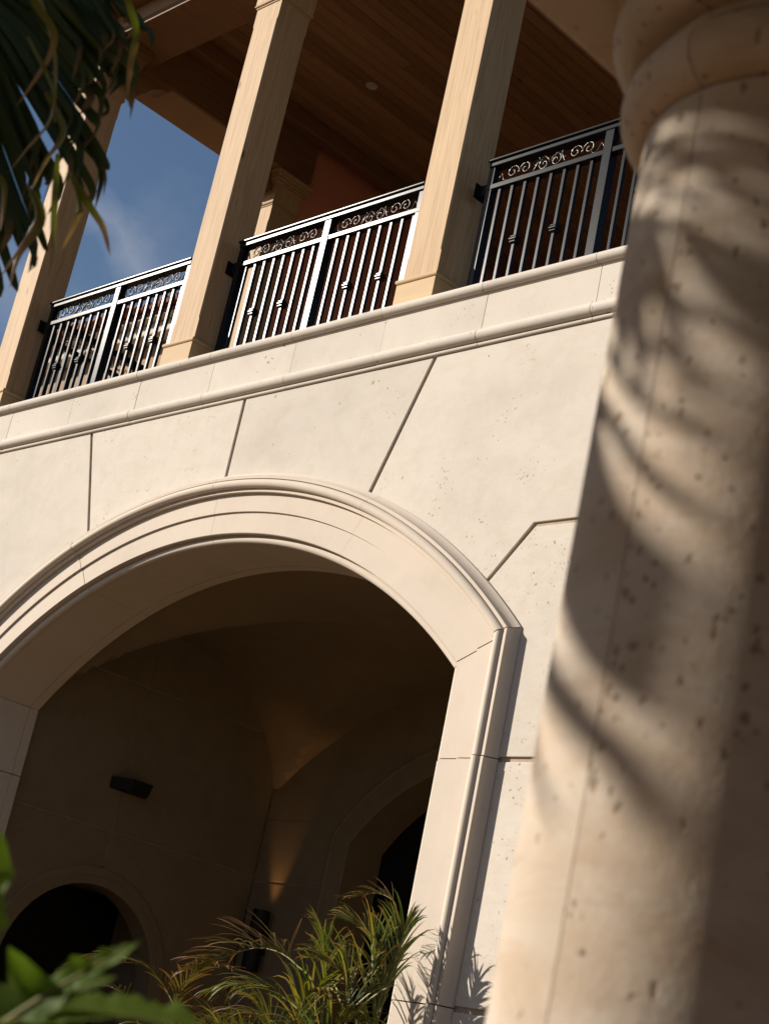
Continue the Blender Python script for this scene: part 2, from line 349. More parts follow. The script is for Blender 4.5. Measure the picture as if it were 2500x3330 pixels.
# stone panels round the arch, joints left open between them
HJ = 0.0021
RC = 0.062                                                # panels run in under the outer roll of the surround
def uarc(u0, u1, e=RC, n_=14, side=1):                    # points along the extrados between two offsets from the centre
    r = RF+e; out = []
    for i in range(n_+1):
        u = u0+(u1-u0)*i/n_; out.append((CX+side*u, ZC+math.sqrt(r*r-u*u)))
    return out
ZP = 0.6714
def panel(poly, y0=1.0, mat='wall_stone'):
    return prism(poly, y0 + random.uniform(-0.0001, 0.0003), YB0+0.0005).make('stone_panel', M[mat], wall, bevel=0.005)
def j3(z): return 0.2255 + (z-0.545)*0.433                # the slanting joint either side of the keystone pair
r_out = RF+RC
u3 = 0.2275
for side in (1, -1):
    pts = uarc(HJ, u3-HJ*1.1, side=side)
    panel(pts + [(CX+side*(j3(ZP)-HJ*1.15), ZP), (CX+side*HJ, ZP)])
    # big corner panel down to the kinked joint
    xe = XR if side == 1 else XL
    arc2 = uarc(u3+HJ*1.1, 0.398-HJ*0.2, side=side)
    kink = (CX+side*(0.4437-0.0012), 0.4824+HJ)
    xm = CX+side*0.90
    if side == 1:
        panel(arc2 + [kink, (xm-HJ, 0.4824+HJ), (xm-HJ, ZP), (CX+side*(j3(ZP)+HJ*1.15), ZP)])
        panel([(xm+HJ, 0.4824+HJ), (xe, 0.4824+HJ), (xe, ZP), (xm+HJ, ZP)])
    else:
        panel(arc2 + [kink, (xe, 0.4824+HJ), (xe, ZP), (CX+side*(j3(ZP)+HJ*1.15), ZP)])
    # pier courses
    e_ = RC; sp = z_spring(e_)
    mat_p = 'pier_stone'; zs = [0.4824, 0.2776, 0.0805, -0.115, ZG]
    a1 = uarc(0.398+HJ*1.1, UF+e_, n_=6, side=side)
    panel([(CX+side*(0.4437+0.0010), 0.4824-HJ)] + a1[0:] + [(CX+side*(UF+e_), zs[1]+HJ), ((xe if side == -1 else CX+side*0.74), zs[1]+HJ), ((xe if side == -1 else CX+side*0.74), 0.4824-HJ)][0:], mat=mat_p)
    for k in range(1, 4):
        x1 = xe if side == -1 else CX+side*(0.66 if k % 2 else 0.78)
        xs = sorted((CX+side*(UF+e_), x1))
        panel([(xs[0], zs[k+1]+HJ), (xs[1], zs[k+1]+HJ), (xs[1], zs[k]-HJ), (xs[0], zs[k]-HJ)], mat=mat_p)
        if side == 1: panel([(x1+2*HJ, zs[k+1]+HJ), (xe, zs[k+1]+HJ), (xe, zs[k]-HJ), (x1+2*HJ, zs[k]-HJ)], mat=mat_p)
    if side == 1: panel([(CX+0.74+2*HJ, zs[1]+HJ), (xe, zs[1]+HJ), (xe, zs[0]-HJ), (CX+0.74+2*HJ, zs[0]-HJ)], mat=mat_p)

# moulded surround: profile of (distance from the face edge, projection)
def arcs(c, r, a0, a1, n_): return [(c[0]+r*math.cos(math.radians(a0+(a1-a0)*i/n_)), c[1]+r*math.sin(math.radians(a0+(a1-a0)*i/n_))) for i in range(n_+1)]
PROF = [(-0.0070, -0.0905), (-0.0070, -0.0790), (-0.0056, -0.0785), (-0.0056, -0.0770), (-0.0070, -0.0765), (-0.0070, -0.0150)]
PROF += arcs((-0.0040, -0.0085), 0.0042, 215, 35, 9)
PROF += [(0.0000, -0.0058), (0.0, 0.0006), (0.0006, 0.0012), (0.0228, 0.0012), (0.0230, 0.0034), (0.0425, 0.0034), (0.0425, 0.0074), (0.0428, 0.0078), (0.0462, 0.0078)]
PROF += arcs((0.0509, 0.0092), 0.0047, 195, -5, 11)
PROF += [(0.0560, 0.0082), (0.0563, 0.0110), (0.0594, 0.0112), (0.0597, 0.0100), (0.0606, 0.0074), (0.0622, 0.0048), (0.0642, 0.0028), (0.0658, 0.0018), (0.0660, 0.0002), (0.0660, -0.0008), (0.034, -0.0012), (0.034, -0.0905)]
sur = obj('arch_surround', [U(CX, 1.05, 0.3)], [], M['trim_stone'], bld)   # origin for the stones below
bpy.data.objects.remove(sur)
sur = prism([(CX-0.001, 0.52), (CX+0.001, 0.52), (CX+0.001, 0.545), (CX-0.001, 0.545)], 1.004, 1.06).make('arch_surround', M['trim_stone'], bld)
def t_at(u, e=0.02):
    a0 = arc_end(e); a = math.acos(u/(RF+e)); return (a-a0)/(PI-2*a0)
cuts = [0.0, t_at(0.2180), 0.5, t_at(-0.2180), 1.0]
gap = 0.0003
for k in range(4):
    t0 = cuts[k]+gap; t1 = cuts[k+1]-gap; nn = 20
    wob = random.uniform(-0.0003, 0.0003)
    rings = [[arc_pt(e, t0+(t1-t0)*i/nn, p+wob*(1 if p > -0.05 else 0)) for e, p in PROF] for i in range(nn+1)]
    G().loops(rings).make('arch_stone', M['trim_stone'], sur, smooth=True, sharp=28)
zj = [None, 0.2776, 0.0805, -0.115, ZG]
for side in (1, -1):
    for k in range(4):
        wob = random.uniform(-0.0003, 0.0003)
        top = [(CX+side*(UF+e), 1-p-wob*(1 if p > -0.05 else 0), (z_spring(e)-0.0004) if k == 0 else zj[k]-0.0005) for e, p in PROF]
        bot = [(x, y, zj[k+1]+0.0005 if k < 3 else ZG) for x, y, z in top]
        rr = [top, bot]
        G().loops(rr).make('jamb_stone', M['trim_stone'], sur, smooth=True, sharp=28)

# frieze band, its roll and the rounded ledge above, cut into lengths
fr = G().box(XL, XR, 1.0021, 1.10, 0.6730, 0.7345).make('frieze', M['frieze_stone'], bld)
xs = [XL] + [-1.9705+0.1347*i for i in range(13)]
xs = [x for x in xs if x < XR-0.03] + [XR]
def profile_run(prof, x0, x1, name, mat, wob=0.0):
    rings = [[(x, 1-p-wob, z) for p, z in prof] for x in (x0, x1)]
    return G().loops(rings).make(name, M[mat], fr, smooth=True, sharp=30)
FZ = [(-0.002, 0.6714), (0.0010, 0.6714)] + arcs((0.0008, 0.6732), 0.0019, -80, 70, 4) + [(0.0014, 0.6752)] + arcs((0.0016, 0.6818), 0.0064, -80, 80, 12) + [(0.0010, 0.6886), (0.0010, 0.7262), (0.0020, 0.7266), (0.0020, 0.7280), (-0.002, 0.7280)]
LZ = [(-0.02, 0.7281), (0.0012, 0.7281)] + arcs((0.0022, 0.7338), 0.0056, -82, 84, 12) + [(-0.02, 0.7398)]
for i in range(len(xs)-1):
    w = random.uniform(-0.0002, 0.0004)
    profile_run(FZ, xs[i]+0.0003, xs[i+1]-0.0003, 'frieze_stone', 'frieze_stone', w)
    profile_run(LZ, xs[i]-0.0030, xs[i+1]-0.0036, 'ledge_stone', 'frieze_stone', w*0.7)
G().box(XL, XR, 1.0203, 2.40, 0.7285, 0.7392).make('balcony_floor', M['floor_tile'], bld)

# ------------------------------------------------------------------ porch behind the arch
Y0, Y1 = 1.0905, 1.486; YM = 0.5*(Y0+Y1); XA, XB = -1.750, -0.975
def vault_z(x, y):
    ra = RF-0.0005; za = ZC+math.sqrt(max(ra*ra-(x-CX)**2, 0))
    rb = 0.208; d = rb*rb-(y-YM)**2; zb = 0.3045+(math.sqrt(d) if d > 0 else 0)
    return za, zb
g = G(); NX, NY = 64, 48
rowz = []
for i in range(NX+1):
    x = XA+(XB-XA)*i/NX
    for j in range(NY+1):
        y = Y0+(Y1-Y0)*j/NY; g.v.append(U(x, y, max(vault_z(x, y))))
for i in range(NX):
    for j in range(NY): a = i*(NY+1)+j; g.f.append((a, a+1, a+NY+2, a+NY+1))
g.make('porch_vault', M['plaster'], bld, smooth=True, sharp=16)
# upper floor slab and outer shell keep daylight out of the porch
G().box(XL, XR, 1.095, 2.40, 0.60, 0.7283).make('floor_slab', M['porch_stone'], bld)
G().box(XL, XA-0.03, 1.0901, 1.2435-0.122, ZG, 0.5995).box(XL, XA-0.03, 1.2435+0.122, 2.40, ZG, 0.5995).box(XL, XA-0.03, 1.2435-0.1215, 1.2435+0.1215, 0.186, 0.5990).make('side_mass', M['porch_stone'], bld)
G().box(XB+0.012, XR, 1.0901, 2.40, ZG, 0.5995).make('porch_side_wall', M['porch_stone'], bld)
pb = G().box(XA-0.0295, XB+0.0115, 1.66, 1.70, ZG, 0.5995).make('back_mass', M['black'], bld)

# left wall of the porch: panels with sunk joints and a small arched opening
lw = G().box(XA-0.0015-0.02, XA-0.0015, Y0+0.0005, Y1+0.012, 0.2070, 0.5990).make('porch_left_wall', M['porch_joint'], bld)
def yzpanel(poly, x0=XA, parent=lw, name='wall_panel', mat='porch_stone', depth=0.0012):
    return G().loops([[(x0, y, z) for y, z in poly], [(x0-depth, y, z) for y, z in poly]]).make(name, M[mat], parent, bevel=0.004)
J = 0.0014; yv = 1.2455; NRO, NRI, NZC = 0.1375, 0.1150, 0.0680
top = lambda y: max(vault_z(XA, y))+0.006
ysL = [Y0+0.001+(yv-J-Y0-0.001)*i/10 for i in range(11)]; ysR = [yv+J+(Y1-0.0005-yv-J)*i/10 for i in range(11)]
yzpanel([(ysL[0], 0.2505+J), (ysL[-1], 0.2505+J), (ysL[-1], 0.4365-J), (ysL[0], 0.4365-J)])
yzpanel([(ysR[0], 0.2505+J), (ysR[-1], 0.2505+J), (ysR[-1], 0.4365-J), (ysR[0], 0.4365-J)])
for ys in (ysL, ysR):
    yzpanel([(ys[0], 0.4365+J), (ys[-1], 0.4365+J), (ys[-1], 0.56), (ys[0], 0.56)])
NY0 = 1.2435
def narc(r, a0, a1, n_=16): return [(NY0+r*math.cos(math.radians(a0+(a1-a0)*i/n_)), NZC+r*math.sin(math.radians(a0+(a1-a0)*i/n_))) for i in range(n_+1)]
yzpanel([(yv+J, 0.2505-J)] + narc(NRO-0.002, 88.5, 0) + [(NY0+NRO-0.002, ZG), (Y1-0.0005, ZG), (Y1-0.0005, 0.2505-J)], depth=0.02)
yzpanel([(yv-J, 0.2505-J)] + narc(NRO-0.002, 90.2, 180) + [(NY0-NRO+0.002, ZG), (Y0+0.001, ZG), (Y0+0.001, 0.2505-J)], depth=0.02)
# surround of the small opening
NP = [(0.0, -0.030), (0.0, 0.0008), (0.0008, 0.0014), (0.0110, 0.0014), (0.0112, 0.0026), (0.0200, 0.0026), (0.0224, 0.0010), (0.0226, -0.004), (0.012, -0.03)]
rings = []
path = [(0, ZG-NZC)] + [(a, None) for a in range(0, 181, 6)] + [(180, ZG-NZC)]
for a, dz in path:
    ca, sa = math.cos(math.radians(a)), math.sin(math.radians(a))
    rings.append([(XA+p, NY0+(NRI+e)*ca, (NZC+(NRI+e)*sa) if dz is None else ZG) for e, p in NP])
nsur = G().loops(rings).make('niche_surround', M['porch_stone'], bld, smooth=True, sharp=30)
G().box(XA-0.115, XA-0.110, NY0-0.1215, NY0+0.1215, ZG, 0.1855).make('niche_dark_panel', M['opening_dark'], bld)  # flat dark panel standing in for the unlit passage behind

# back wall of the porch with a wide arched doorway
DZC, DRO, DRI = 0.133, 0.3080, 0.2750; DUO, DUI = 0.2520, 0.2180
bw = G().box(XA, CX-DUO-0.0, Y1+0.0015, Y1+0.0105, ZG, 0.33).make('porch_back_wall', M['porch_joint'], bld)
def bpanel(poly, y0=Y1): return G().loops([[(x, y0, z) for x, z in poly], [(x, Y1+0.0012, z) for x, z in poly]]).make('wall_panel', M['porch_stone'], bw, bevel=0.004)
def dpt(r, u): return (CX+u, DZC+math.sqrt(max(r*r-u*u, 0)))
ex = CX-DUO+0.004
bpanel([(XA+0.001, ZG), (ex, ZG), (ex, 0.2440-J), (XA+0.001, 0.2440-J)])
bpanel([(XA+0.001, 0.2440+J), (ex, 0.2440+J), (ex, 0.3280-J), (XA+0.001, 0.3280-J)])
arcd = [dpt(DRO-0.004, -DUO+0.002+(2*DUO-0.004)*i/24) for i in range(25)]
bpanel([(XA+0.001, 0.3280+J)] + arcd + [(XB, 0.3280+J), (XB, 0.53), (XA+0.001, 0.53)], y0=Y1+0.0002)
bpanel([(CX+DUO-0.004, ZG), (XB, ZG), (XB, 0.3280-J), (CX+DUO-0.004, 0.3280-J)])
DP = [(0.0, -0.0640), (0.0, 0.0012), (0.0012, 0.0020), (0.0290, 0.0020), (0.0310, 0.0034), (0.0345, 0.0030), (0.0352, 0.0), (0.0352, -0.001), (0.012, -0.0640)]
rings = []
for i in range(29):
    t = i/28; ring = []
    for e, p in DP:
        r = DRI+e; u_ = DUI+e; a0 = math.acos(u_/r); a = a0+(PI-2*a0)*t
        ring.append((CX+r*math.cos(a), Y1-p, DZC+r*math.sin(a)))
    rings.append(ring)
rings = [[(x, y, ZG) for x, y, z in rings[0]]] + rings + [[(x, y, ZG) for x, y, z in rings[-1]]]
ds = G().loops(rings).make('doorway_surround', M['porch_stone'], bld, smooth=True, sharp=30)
G().box(CX-DUI-0.012, CX+DUI+0.012, Y1+0.0605, Y1+0.066, ZG, 0.46).make('doorway_dark_panel', M['opening_dark'], bld)  # dark sheet closing the doorway in place of the shade inside

# ------------------------------------------------------------------ loggia above: walls, beams, ceiling
ZB, ZCE = 1.3095, 1.4027
lwall = G().box(-1.960, -1.9000, 1.4045, 2.42, 0.7393, 1.46).make('side_wall', M['stucco_red'], bld)
G().box(-1.8998, XR, 2.36, 2.42, 0.7393, 1.46).make('back_wall', M['stucco_red'], bld)
sb = G().box(-1.960, -1.887, 1.0717, 1.4043, ZB, 1.46).make('side_beam', M['stucco_tan'], bld, bevel=0.01)
G().box(-1.962, XR, 0.9985, 1.0715, ZB+0.0105, 1.46).make('front_beam', M['stucco_tan'], bld, bevel=0.01)
G().box(-1.962, XR, 0.9975, 1.0717, ZB, ZB+0.0103).make('beam_soffit_board', M['beam_wood'], bld)
G().box(-1.887+0.0002, -1.881, 1.0719, 1.4043, ZB-0.001, ZCE).make('beam_board', M['beam_wood'], bld)
G().box(-1.881+0.0002, -1.860, 1.0719, 2.36, ZCE-0.028, ZCE).make('crown_board', M['beam_wood'], bld, bevel=0.02)
G().box(-1.962, XR, 0.955, 0.9983, 1.3450, 1.40).make('eave_soffit', M['beam_wood'], bld)
G().box(-1.990, XR, 0.952, 2.44, 1.462, 1.475).make('roof_deck', M['beam_wood'], bld)
ceil = G().box(-1.887, XR, 1.0719, 2.36, ZCE+0.0040, ZCE+0.008).make('ceiling', M['beam_wood'], bld)
x = -1.8795; k = 0
while x < XR-0.02:
    w = 0.0196
    y0 = 1.0721
    cut = 1.0721 + random.uniform(0.25, 1.05)
    for (ya, yb) in ((1.0721, cut-0.0002), (cut+0.0002, 2.3598)):
        dz = random.uniform(-0.0003, 0.0003)
        G().box(x+0.0005, x+w-0.0005, ya, yb, ZCE+dz, ZCE+0.0038).make('ceiling_board', M['ceiling_wood'], ceil, bevel=0.006)
    x += w
# scrolled corbels under the beams at the corner post
def ogee(L, H): return [(0, 0), (0, -H)] + [(L*(0.10+0.30*i/6), -H*(0.97-0.06*i/6+0.25*math.sin(PI*i/6))) for i in range(7)] + [(L*(0.45+0.45*i/6), -H*(0.80-0.42*math.sin(PI/2*i/6))) for i in range(7)] + [(L*0.92, -H*0.22), (L, -H*0.22), (L, 0)]
pf = ogee(0.062, 0.034)
G().loops([[(x_, 1.058+a, ZB-0.0002+b) for a, b in pf] for x_ in (-1.912, -1.878)]).make('corbel', M['beam_wood'], bld, smooth=True, sharp=30)
G().loops([[(-1.898+a, y_, ZB-0.0002+b) for a, b in pf] for y_ in (1.018, 1.052)]).make('corbel', M['beam_wood'], bld, smooth=True, sharp=30)
G().loops([[(x_, 1.354-a, ZB-0.0002+b) for a, b in pf] for x_ in (-1.940, -1.906)]).make('corbel', M['beam_wood'], bld, smooth=True, sharp=30)

# ------------------------------------------------------------------ timber posts
def post(xc, yc, label):
    t = thing('timber_post', U(xc, yc, ZT), label, 'post', 'timber posts of the balcony')
    def sq(h, z0, z1, name, mat, bevel=0.003, par=t): return G().box(xc-h, xc+h, yc-h, yc+h, z0, z1).make(name, M[mat], par, bevel=bevel)
    sq(0.0272, ZT, 0.7704, 'plinth', 'plinth_wood')
    def bead(h, z0, z1, par=t, name='bead', mat='post_wood'):
        zc = 0.5*(z0+z1); r = 0.5*(z1-z0); rings = []
        for i in range(9):
            a = -PI/2+PI*i/8; hh = h-r+r*math.cos(a); z = zc+r*math.sin(a)
            rings.append([(xc-hh, yc-hh, z), (xc+hh, yc-hh, z), (xc+hh, yc+hh, z), (xc-hh, yc+hh, z)])
        return G().loops(rings).make(name, M[mat], par, smooth=True, sharp=40)
    bead(0.0288, 0.7705, 0.7768, mat='plinth_wood')
    # shaft: square at both ends, stopped chamfers in between
    H, c = 0.0236, 0.0016
    def ring(z, c_): return [(xc-H+c_, yc-H, z), (xc+H-c_, yc-H, z), (xc+H, yc-H+c_, z), (xc+H, yc+H-c_, z), (xc+H-c_, yc+H, z), (xc-H+c_, yc+H, z), (xc-H, yc+H-c_, z), (xc-H, yc-H+c_, z)]
    G().loops([ring(0.7769, 0.0001), ring(0.8015, 0.0001), ring(0.8045, c), ring(1.2205, c), ring(1.2235, 0.0001), ring(1.2488, 0.0001)]).make('shaft', M['post_wood'], t, bevel=0.0)
    bead(0.0250, 1.2489, 1.2515); bead(0.0268, 1.2516, 1.2546)
    sq(0.0262, 1.2547, 1.2868, 'cap_block', 'post_wood', 0.004)
    bead(0.0300, 1.2869, 1.2905); bead(0.0330, 1.2906, 1.2950)
    sq(0.0335, 1.2951, 1.3000, 'cap_plate', 'post_wood', 0.004); bead(0.0365, 1.3001, ZB-0.0003)
    return t
YP = 1.0348
post(-1.1419, YP, 'pale timber post nearest the stone column, its base moulding above the ledge')
post(-1.5255, YP, 'pale timber post between the sky and the brightly shining railing')
post(-1.9221, YP, 'pale timber post at the balcony corner, half hidden by palm leaves')
post(-1.9221, 1.3790, 'rear timber post in shadow against the red wall, seen between two front posts')

# ------------------------------------------------------------------ railings
def spiral(cx_, cz_, r0, turns, start, sgn, n_=22):
    out = []
    for i in range(n_+1):
        f = i/n_; r = r0*(1-0.84*f); a = start+sgn*turns*2*PI*f
        out.append((cx_+r*math.cos(a), cz_+r*math.sin(a)))
    return out
def scroll_tubes(xa, xb, zlo, zhi, y, mirror=1):
    gl = G(m=True); zc = 0.5*(zlo+zhi); L = xb-xa; H = zhi-zlo
    def add(pts, r=0.0056): 
        P3 = [U(x_, y, z_) for x_, z_ in pts]
        rr = [r*(0.7+0.5*math.sin(PI*i/(len(P3)-1))) for i in range(len(P3))]
        gl.loops(tube_rings(P3, rr, 5))
    def pair(c, s=1.0):
        r0 = H*0.40*s; cz = zc+H*0.02
        add(spiral(c-r0*1.02, cz, r0, 1.35, -0.25, 1)); add(spiral(c+r0*1.02, cz, r0, 1.35, PI+0.25, -1))
        add([(c-r0*0.25, cz-r0*0.35), (c, cz-r0*0.1), (c+r0*0.25, cz-r0*0.35)], 0.0055)
    def pair2(c):
        r0 = H*0.36
        add(spiral(c-r0*1.05, zc-H*0.10, r0, 1.3, PI*0.55, 1)); add(spiral(c+r0*1.05, zc-H*0.06, r0, 1.3, PI*0.45, -1))
        add([(c-r0*1.6, zc+H*0.30), (c-r0*1.1, zc+H*0.38), (c-r0*0.3, zc+H*0.12), (c, zc-H*0.15)], 0.0055)
        add([(c+r0*1.9, zc+H*0.36), (c+r0*1.1, zc+H*0.34), (c+r0*0.3, zc+H*0.12), (c, zc-H*0.15)], 0.0055)
        for s in (-1, 1):
            b0 = c+s*r0*1.9
            add([(b0, zc+H*0.40), (b0+s*r0*0.30, zc+H*0.05), (b0+s*r0*0.7, zc-H*0.22), (b0+s*r0*1.15, zc-H*0.40)], 0.0078)
            add([(b0-s*r0*0.15, zc+H*0.18), (b0+s*r0*0.15, zc+H*0.36), (b0+s*r0*0.35, zc+H*0.42)], 0.006)
            add([(b0+s*r0*0.3, zc-H*0.1), (b0+s*r0*0.75, zc-H*0.02), (b0+s*r0*0.9, zc+H*0.05)], 0.005)
    pair(xa+L*0.215); pair2(xa+L*0.50); pair(xa+L*0.785)
    for s, b in ((1, xa), (-1, xb)):
        add([(b+s*L*0.005, zc-H*0.42), (b+s*L*0.035, zc-H*0.05), (b+s*L*0.055, zc+H*0.12), (b+s*L*0.075, zc-H*0.28), (b+s*L*0.11, zc-H*0.38), (b+s*L*0.14, zc-H*0.2)], 0.0045)
    return gl
def railing(xc, yf, label):
    t = thing('balcony_railing', U(xc, yf, ZT), label, 'railing', 'black iron railings of the balcony')
    yc = yf+0.0045; I = M['iron']
    x0, x1 = xc-0.1540, xc+0.1475
    tr = G().box(x0, x1, yf-0.0012, yf+0.0102, 0.9031, 0.9085).make('top_rail', I, t, bevel=0.006)
    G().box(x0-0.0008, x1+0.0008, yf-0.0034, yf+0.0124, 0.9086, 0.9113).make('rail_cap', I, tr, bevel=0.005)
    lr = G().box(x0, x1, yf+0.0002, yf+0.0088, 0.8769, 0.8826).make('lower_rail', I, t, bevel=0.003)
    for nm, a, b in (('end_post', x0, x0+0.0078), ('end_post', x1-0.0078, x1)):
        G().box(a, b, yf+0.0005, yf+0.0085, ZT, 0.9030).make(nm, I, t, bevel=0.003)
    G().box(xc-0.0053, xc+0.0053, yf-0.0006, yf+0.0096, ZT, 0.9030).make('centre_post', I, t, bevel=0.004)
    br = G().box(x0-0.0112, x0-0.0001, yf+0.001, yf+0.008, 0.8732, 0.8849).make('bracket', I, t, bevel=0.003)
    G().box(x0-0.0122, x0-0.0108, yf-0.0035, yf+0.0125, 0.8707, 0.8874).make('bracket_plate', I, br, bevel=0.002)
    b0 = None
    for s in (-1, 1):
        for k in range(8):
            xb = xc+s*(0.0195+0.01671*k); h = 0.00175
            if b0 is None:
                b0 = G().box(xb-h, xb+h, yf+0.0024, yf+0.0062, ZT, 0.8768).make('baluster', I, t, bevel=0.0015); bx = xb; o = b0
            else:
                o = b0.copy(); C.objects.link(o); o.parent = t; o.location = (D*(xb-bx), 0, 0)
            if (s == 1 and k in (2, 5)) or (s == -1 and k in (2, 5)):
                G().box(bx-0.0038, bx+0.0038, yf+0.0005, yf+0.0081, 0.8117, 0.8136).box(bx-0.0046, bx+0.0046, yf-0.0003, yf+0.0089, 0.8086, 0.8108).box(bx-0.0040, bx+0.0040, yf+0.0003, yf+0.0083, 0.8058, 0.8076).box(bx-0.0029, bx+0.0029, yf+0.0014, yf+0.0072, 0.8048, 0.8144)
                gk = G(m=True)
                gg = G().box(bx-0.0038, bx+0.0038, yf+0.0005, yf+0.0081, 0.8117, 0.8136).box(bx-0.0046, bx+0.0046, yf-0.0003, yf+0.0089, 0.8086, 0.8108).box(bx-0.0040, bx+0.0040, yf+0.0003, yf+0.0083, 0.8058, 0.8076).box(bx-0.0029, bx+0.0029, yf+0.0014, yf+0.0072, 0.8048, 0.8144)
                gg.v = [v+Vector((D*(xb-bx), 0, 0)) for v in gg.v]
                gg.make('collar', I, o, bevel=0.003)
    for a, b in ((x0+0.0078, xc-0.0053), (xc+0.0053, x1-0.0078)):
        scroll_tubes(a, b, 0.8828, 0.9029, yc).make('scroll_panel', M['iron_bright'], t, smooth=True)
    return t
YR = 1.0330
rail = railing(-1.3352, YR, 'brightly shining iron railing between two timber posts, centre of the balcony')
for xc, lab in ((-1.7275, 'silvery iron railing with sky and a tiled roof behind it'), (-0.9424, 'dull black iron railing running behind the stone column')):
    c = copy_tree(rail); c.location = U(xc, YR, ZT); c['label'] = lab
c = copy_tree(rail); c.location = U(-1.9170, 1.2080, ZT); c.rotation_euler.z = PI/2; c.scale = (0.93, 1, 1); c['label'] = 'dark side railing seen through the bars of the left front railing'

# ------------------------------------------------------------------ fittings
o = thing('ceiling_downlight', U(-1.7181, 1.3488, ZCE), 'small round pale downlight in the dark board ceiling', 'light fitting')
cen = U(-1.7181, 1.3488, ZCE-0.0004)
def disc(r0, z0, r1, z1, n_=28): return [[cen+Vector((r*math.cos(2*PI*i/n_), r*math.sin(2*PI*i/n_), z)) for i in range(n_)] for r, z in ((r0, z0), (r1, z1))]
G(m=True).loops(disc(0.066, 0.0, 0.058, -0.012) + disc(0.047, -0.010, 0.044, 0.004)).make('trim_ring', M['white'], o, smooth=True, sharp=30)
G(m=True).loops(disc(0.044, 0.0035, 0.012, 0.0036)).make('lens', M['white'], o)

o = thing('wall_light', U(XA, 1.2530, 0.305), 'black wedge wall light high on the dark porch wall', 'wall light')
yb, zb = 1.2530, 0.3055
G().loops([[(XA+0.0016, yb-0.030, zb+0.010), (XA+0.0016, yb+0.030, zb+0.010), (XA+0.030, yb+0.016, zb+0.010), (XA+0.030, yb-0.016, zb+0.010)],
           [(XA+0.0016, yb-0.029, zb-0.005), (XA+0.0016, yb+0.029, zb-0.005), (XA+0.026, yb+0.014, zb-0.005), (XA+0.026, yb-0.014, zb-0.005)]]).make('housing', M['black'], o, bevel=0.006)
G().box(XA+0.0002, XA+0.0016, yb-0.024, yb+0.024, zb-0.004, zb+0.009).make('back_plate', M['black'], o)

o = thing('sconce', U(-1.7000, Y1, 0.168), 'black tube sconce with a warm glow above, on the porch back wall', 'wall lamp')
scx, scy = -1.7010, Y1-0.0155
def cyl(r, z0, z1, n_=20): return [[(scx+r*math.cos(2*PI*i/n_), scy+r*math.sin(2*PI*i/n_), z) for i in range(n_)] for z in (z0, z1)]
G().loops(cyl(0.0115, 0.1280, 0.2050), cap=False).loops(cyl(0.0105, 0.2050, 0.1280), cap=False).make('tube', M['black'], o, smooth=True)
G().box(scx-0.006, scx+0.006, scy+0.011, Y1-0.0004, 0.150, 0.186).make('arm', M['black'], o)
ml, n_, l_, b_ = nmat('lamp glow'); b_.inputs['Emission Color'].default_value = (1, 0.55, 0.22, 1); b_.inputs['Emission Strength'].default_value = 1.5
G().loops(cyl(0.010, 0.176, 0.180)).make('bulb', ml, o)
sp = bpy.data.lights.new('sconce_beam', 'SPOT'); sp.energy = 8.0; sp.color = (1, 0.52, 0.20); sp.spot_size = math.radians(42); sp.spot_blend = 0.9; sp.shadow_soft_size = 0.03
spo = bpy.data.objects.new('sconce_beam', sp); C.objects.link(spo); spo.parent = o; spo.location = U(scx, scy-0.001, 0.190)-Vector(o.location); spo.rotation_euler = (PI-0.10, 0, 0)

# ------------------------------------------------------------------ house beyond, seen through the left railing
fh = thing('tiled_house', U(-4.2, 2.7, ZG), 'distant house with clay tile eaves seen through the left railing', 'building')
Xa, Xb = -6.2, -3.2
G().box(Xa, Xb, 2.56, 3.4, ZG, 1.9785).make('wall', M['stucco_tan'], fh)
G().box(Xa, Xb, 2.505, 2.56, 1.9790, 2.016).make('fascia', M['frieze_stone'], fh, bevel=0.03)
G().box(Xa, Xb, 2.478, 2.56, 2.0165, 2.0255).make('gutter_board', M['frieze_stone'], fh, bevel=0.03)
roof = G().loops([[(Xa, 2.47, 2.027), (Xa, 3.4, 2.28), (Xa, 3.4, 2.05), (Xa, 2.5, 2.0260)], [(Xb, 2.47, 2.027), (Xb, 3.4, 2.28), (Xb, 3.4, 2.05), (Xb, 2.5, 2.0260)]]).make('roof', M['tile'], fh)
x = Xa; tile0 = None
def tile_geo(x):
    rings = []
    for s in range(5):
        f = s/4; y = 2.452+0.30*f; z = 2.031+0.085*f; ring = []
        for i in range(9): a = PI*i/8; ring.append((x-0.021*math.cos(a), y, z+0.026*math.sin(a)))
        for i in range(9): a = PI-PI*i/8; ring.append((x-0.0175*math.cos(a), y, z+0.0215*math.sin(a)))
        rings.append(ring)
    return G().loops(rings)
while x < Xb:
    if tile0 is None: tile0 = tile_geo(x).make('roof_tile', M['tile'], roof, smooth=True, sharp=40); tx = x
    else:
        c = tile0.copy(); C.objects.link(c); c.parent = roof; c.location = (D*(x-tx)+random.uniform(-.02, .02), random.uniform(-.05, .05), random.uniform(-.015, .015)); c.rotation_euler.y = 0
    x += 0.0455
G().box(Xa, Xb, 2.78, 2.84, 2.105, 2.118).make('ridge', M['tile'], fh, bevel=0.03)

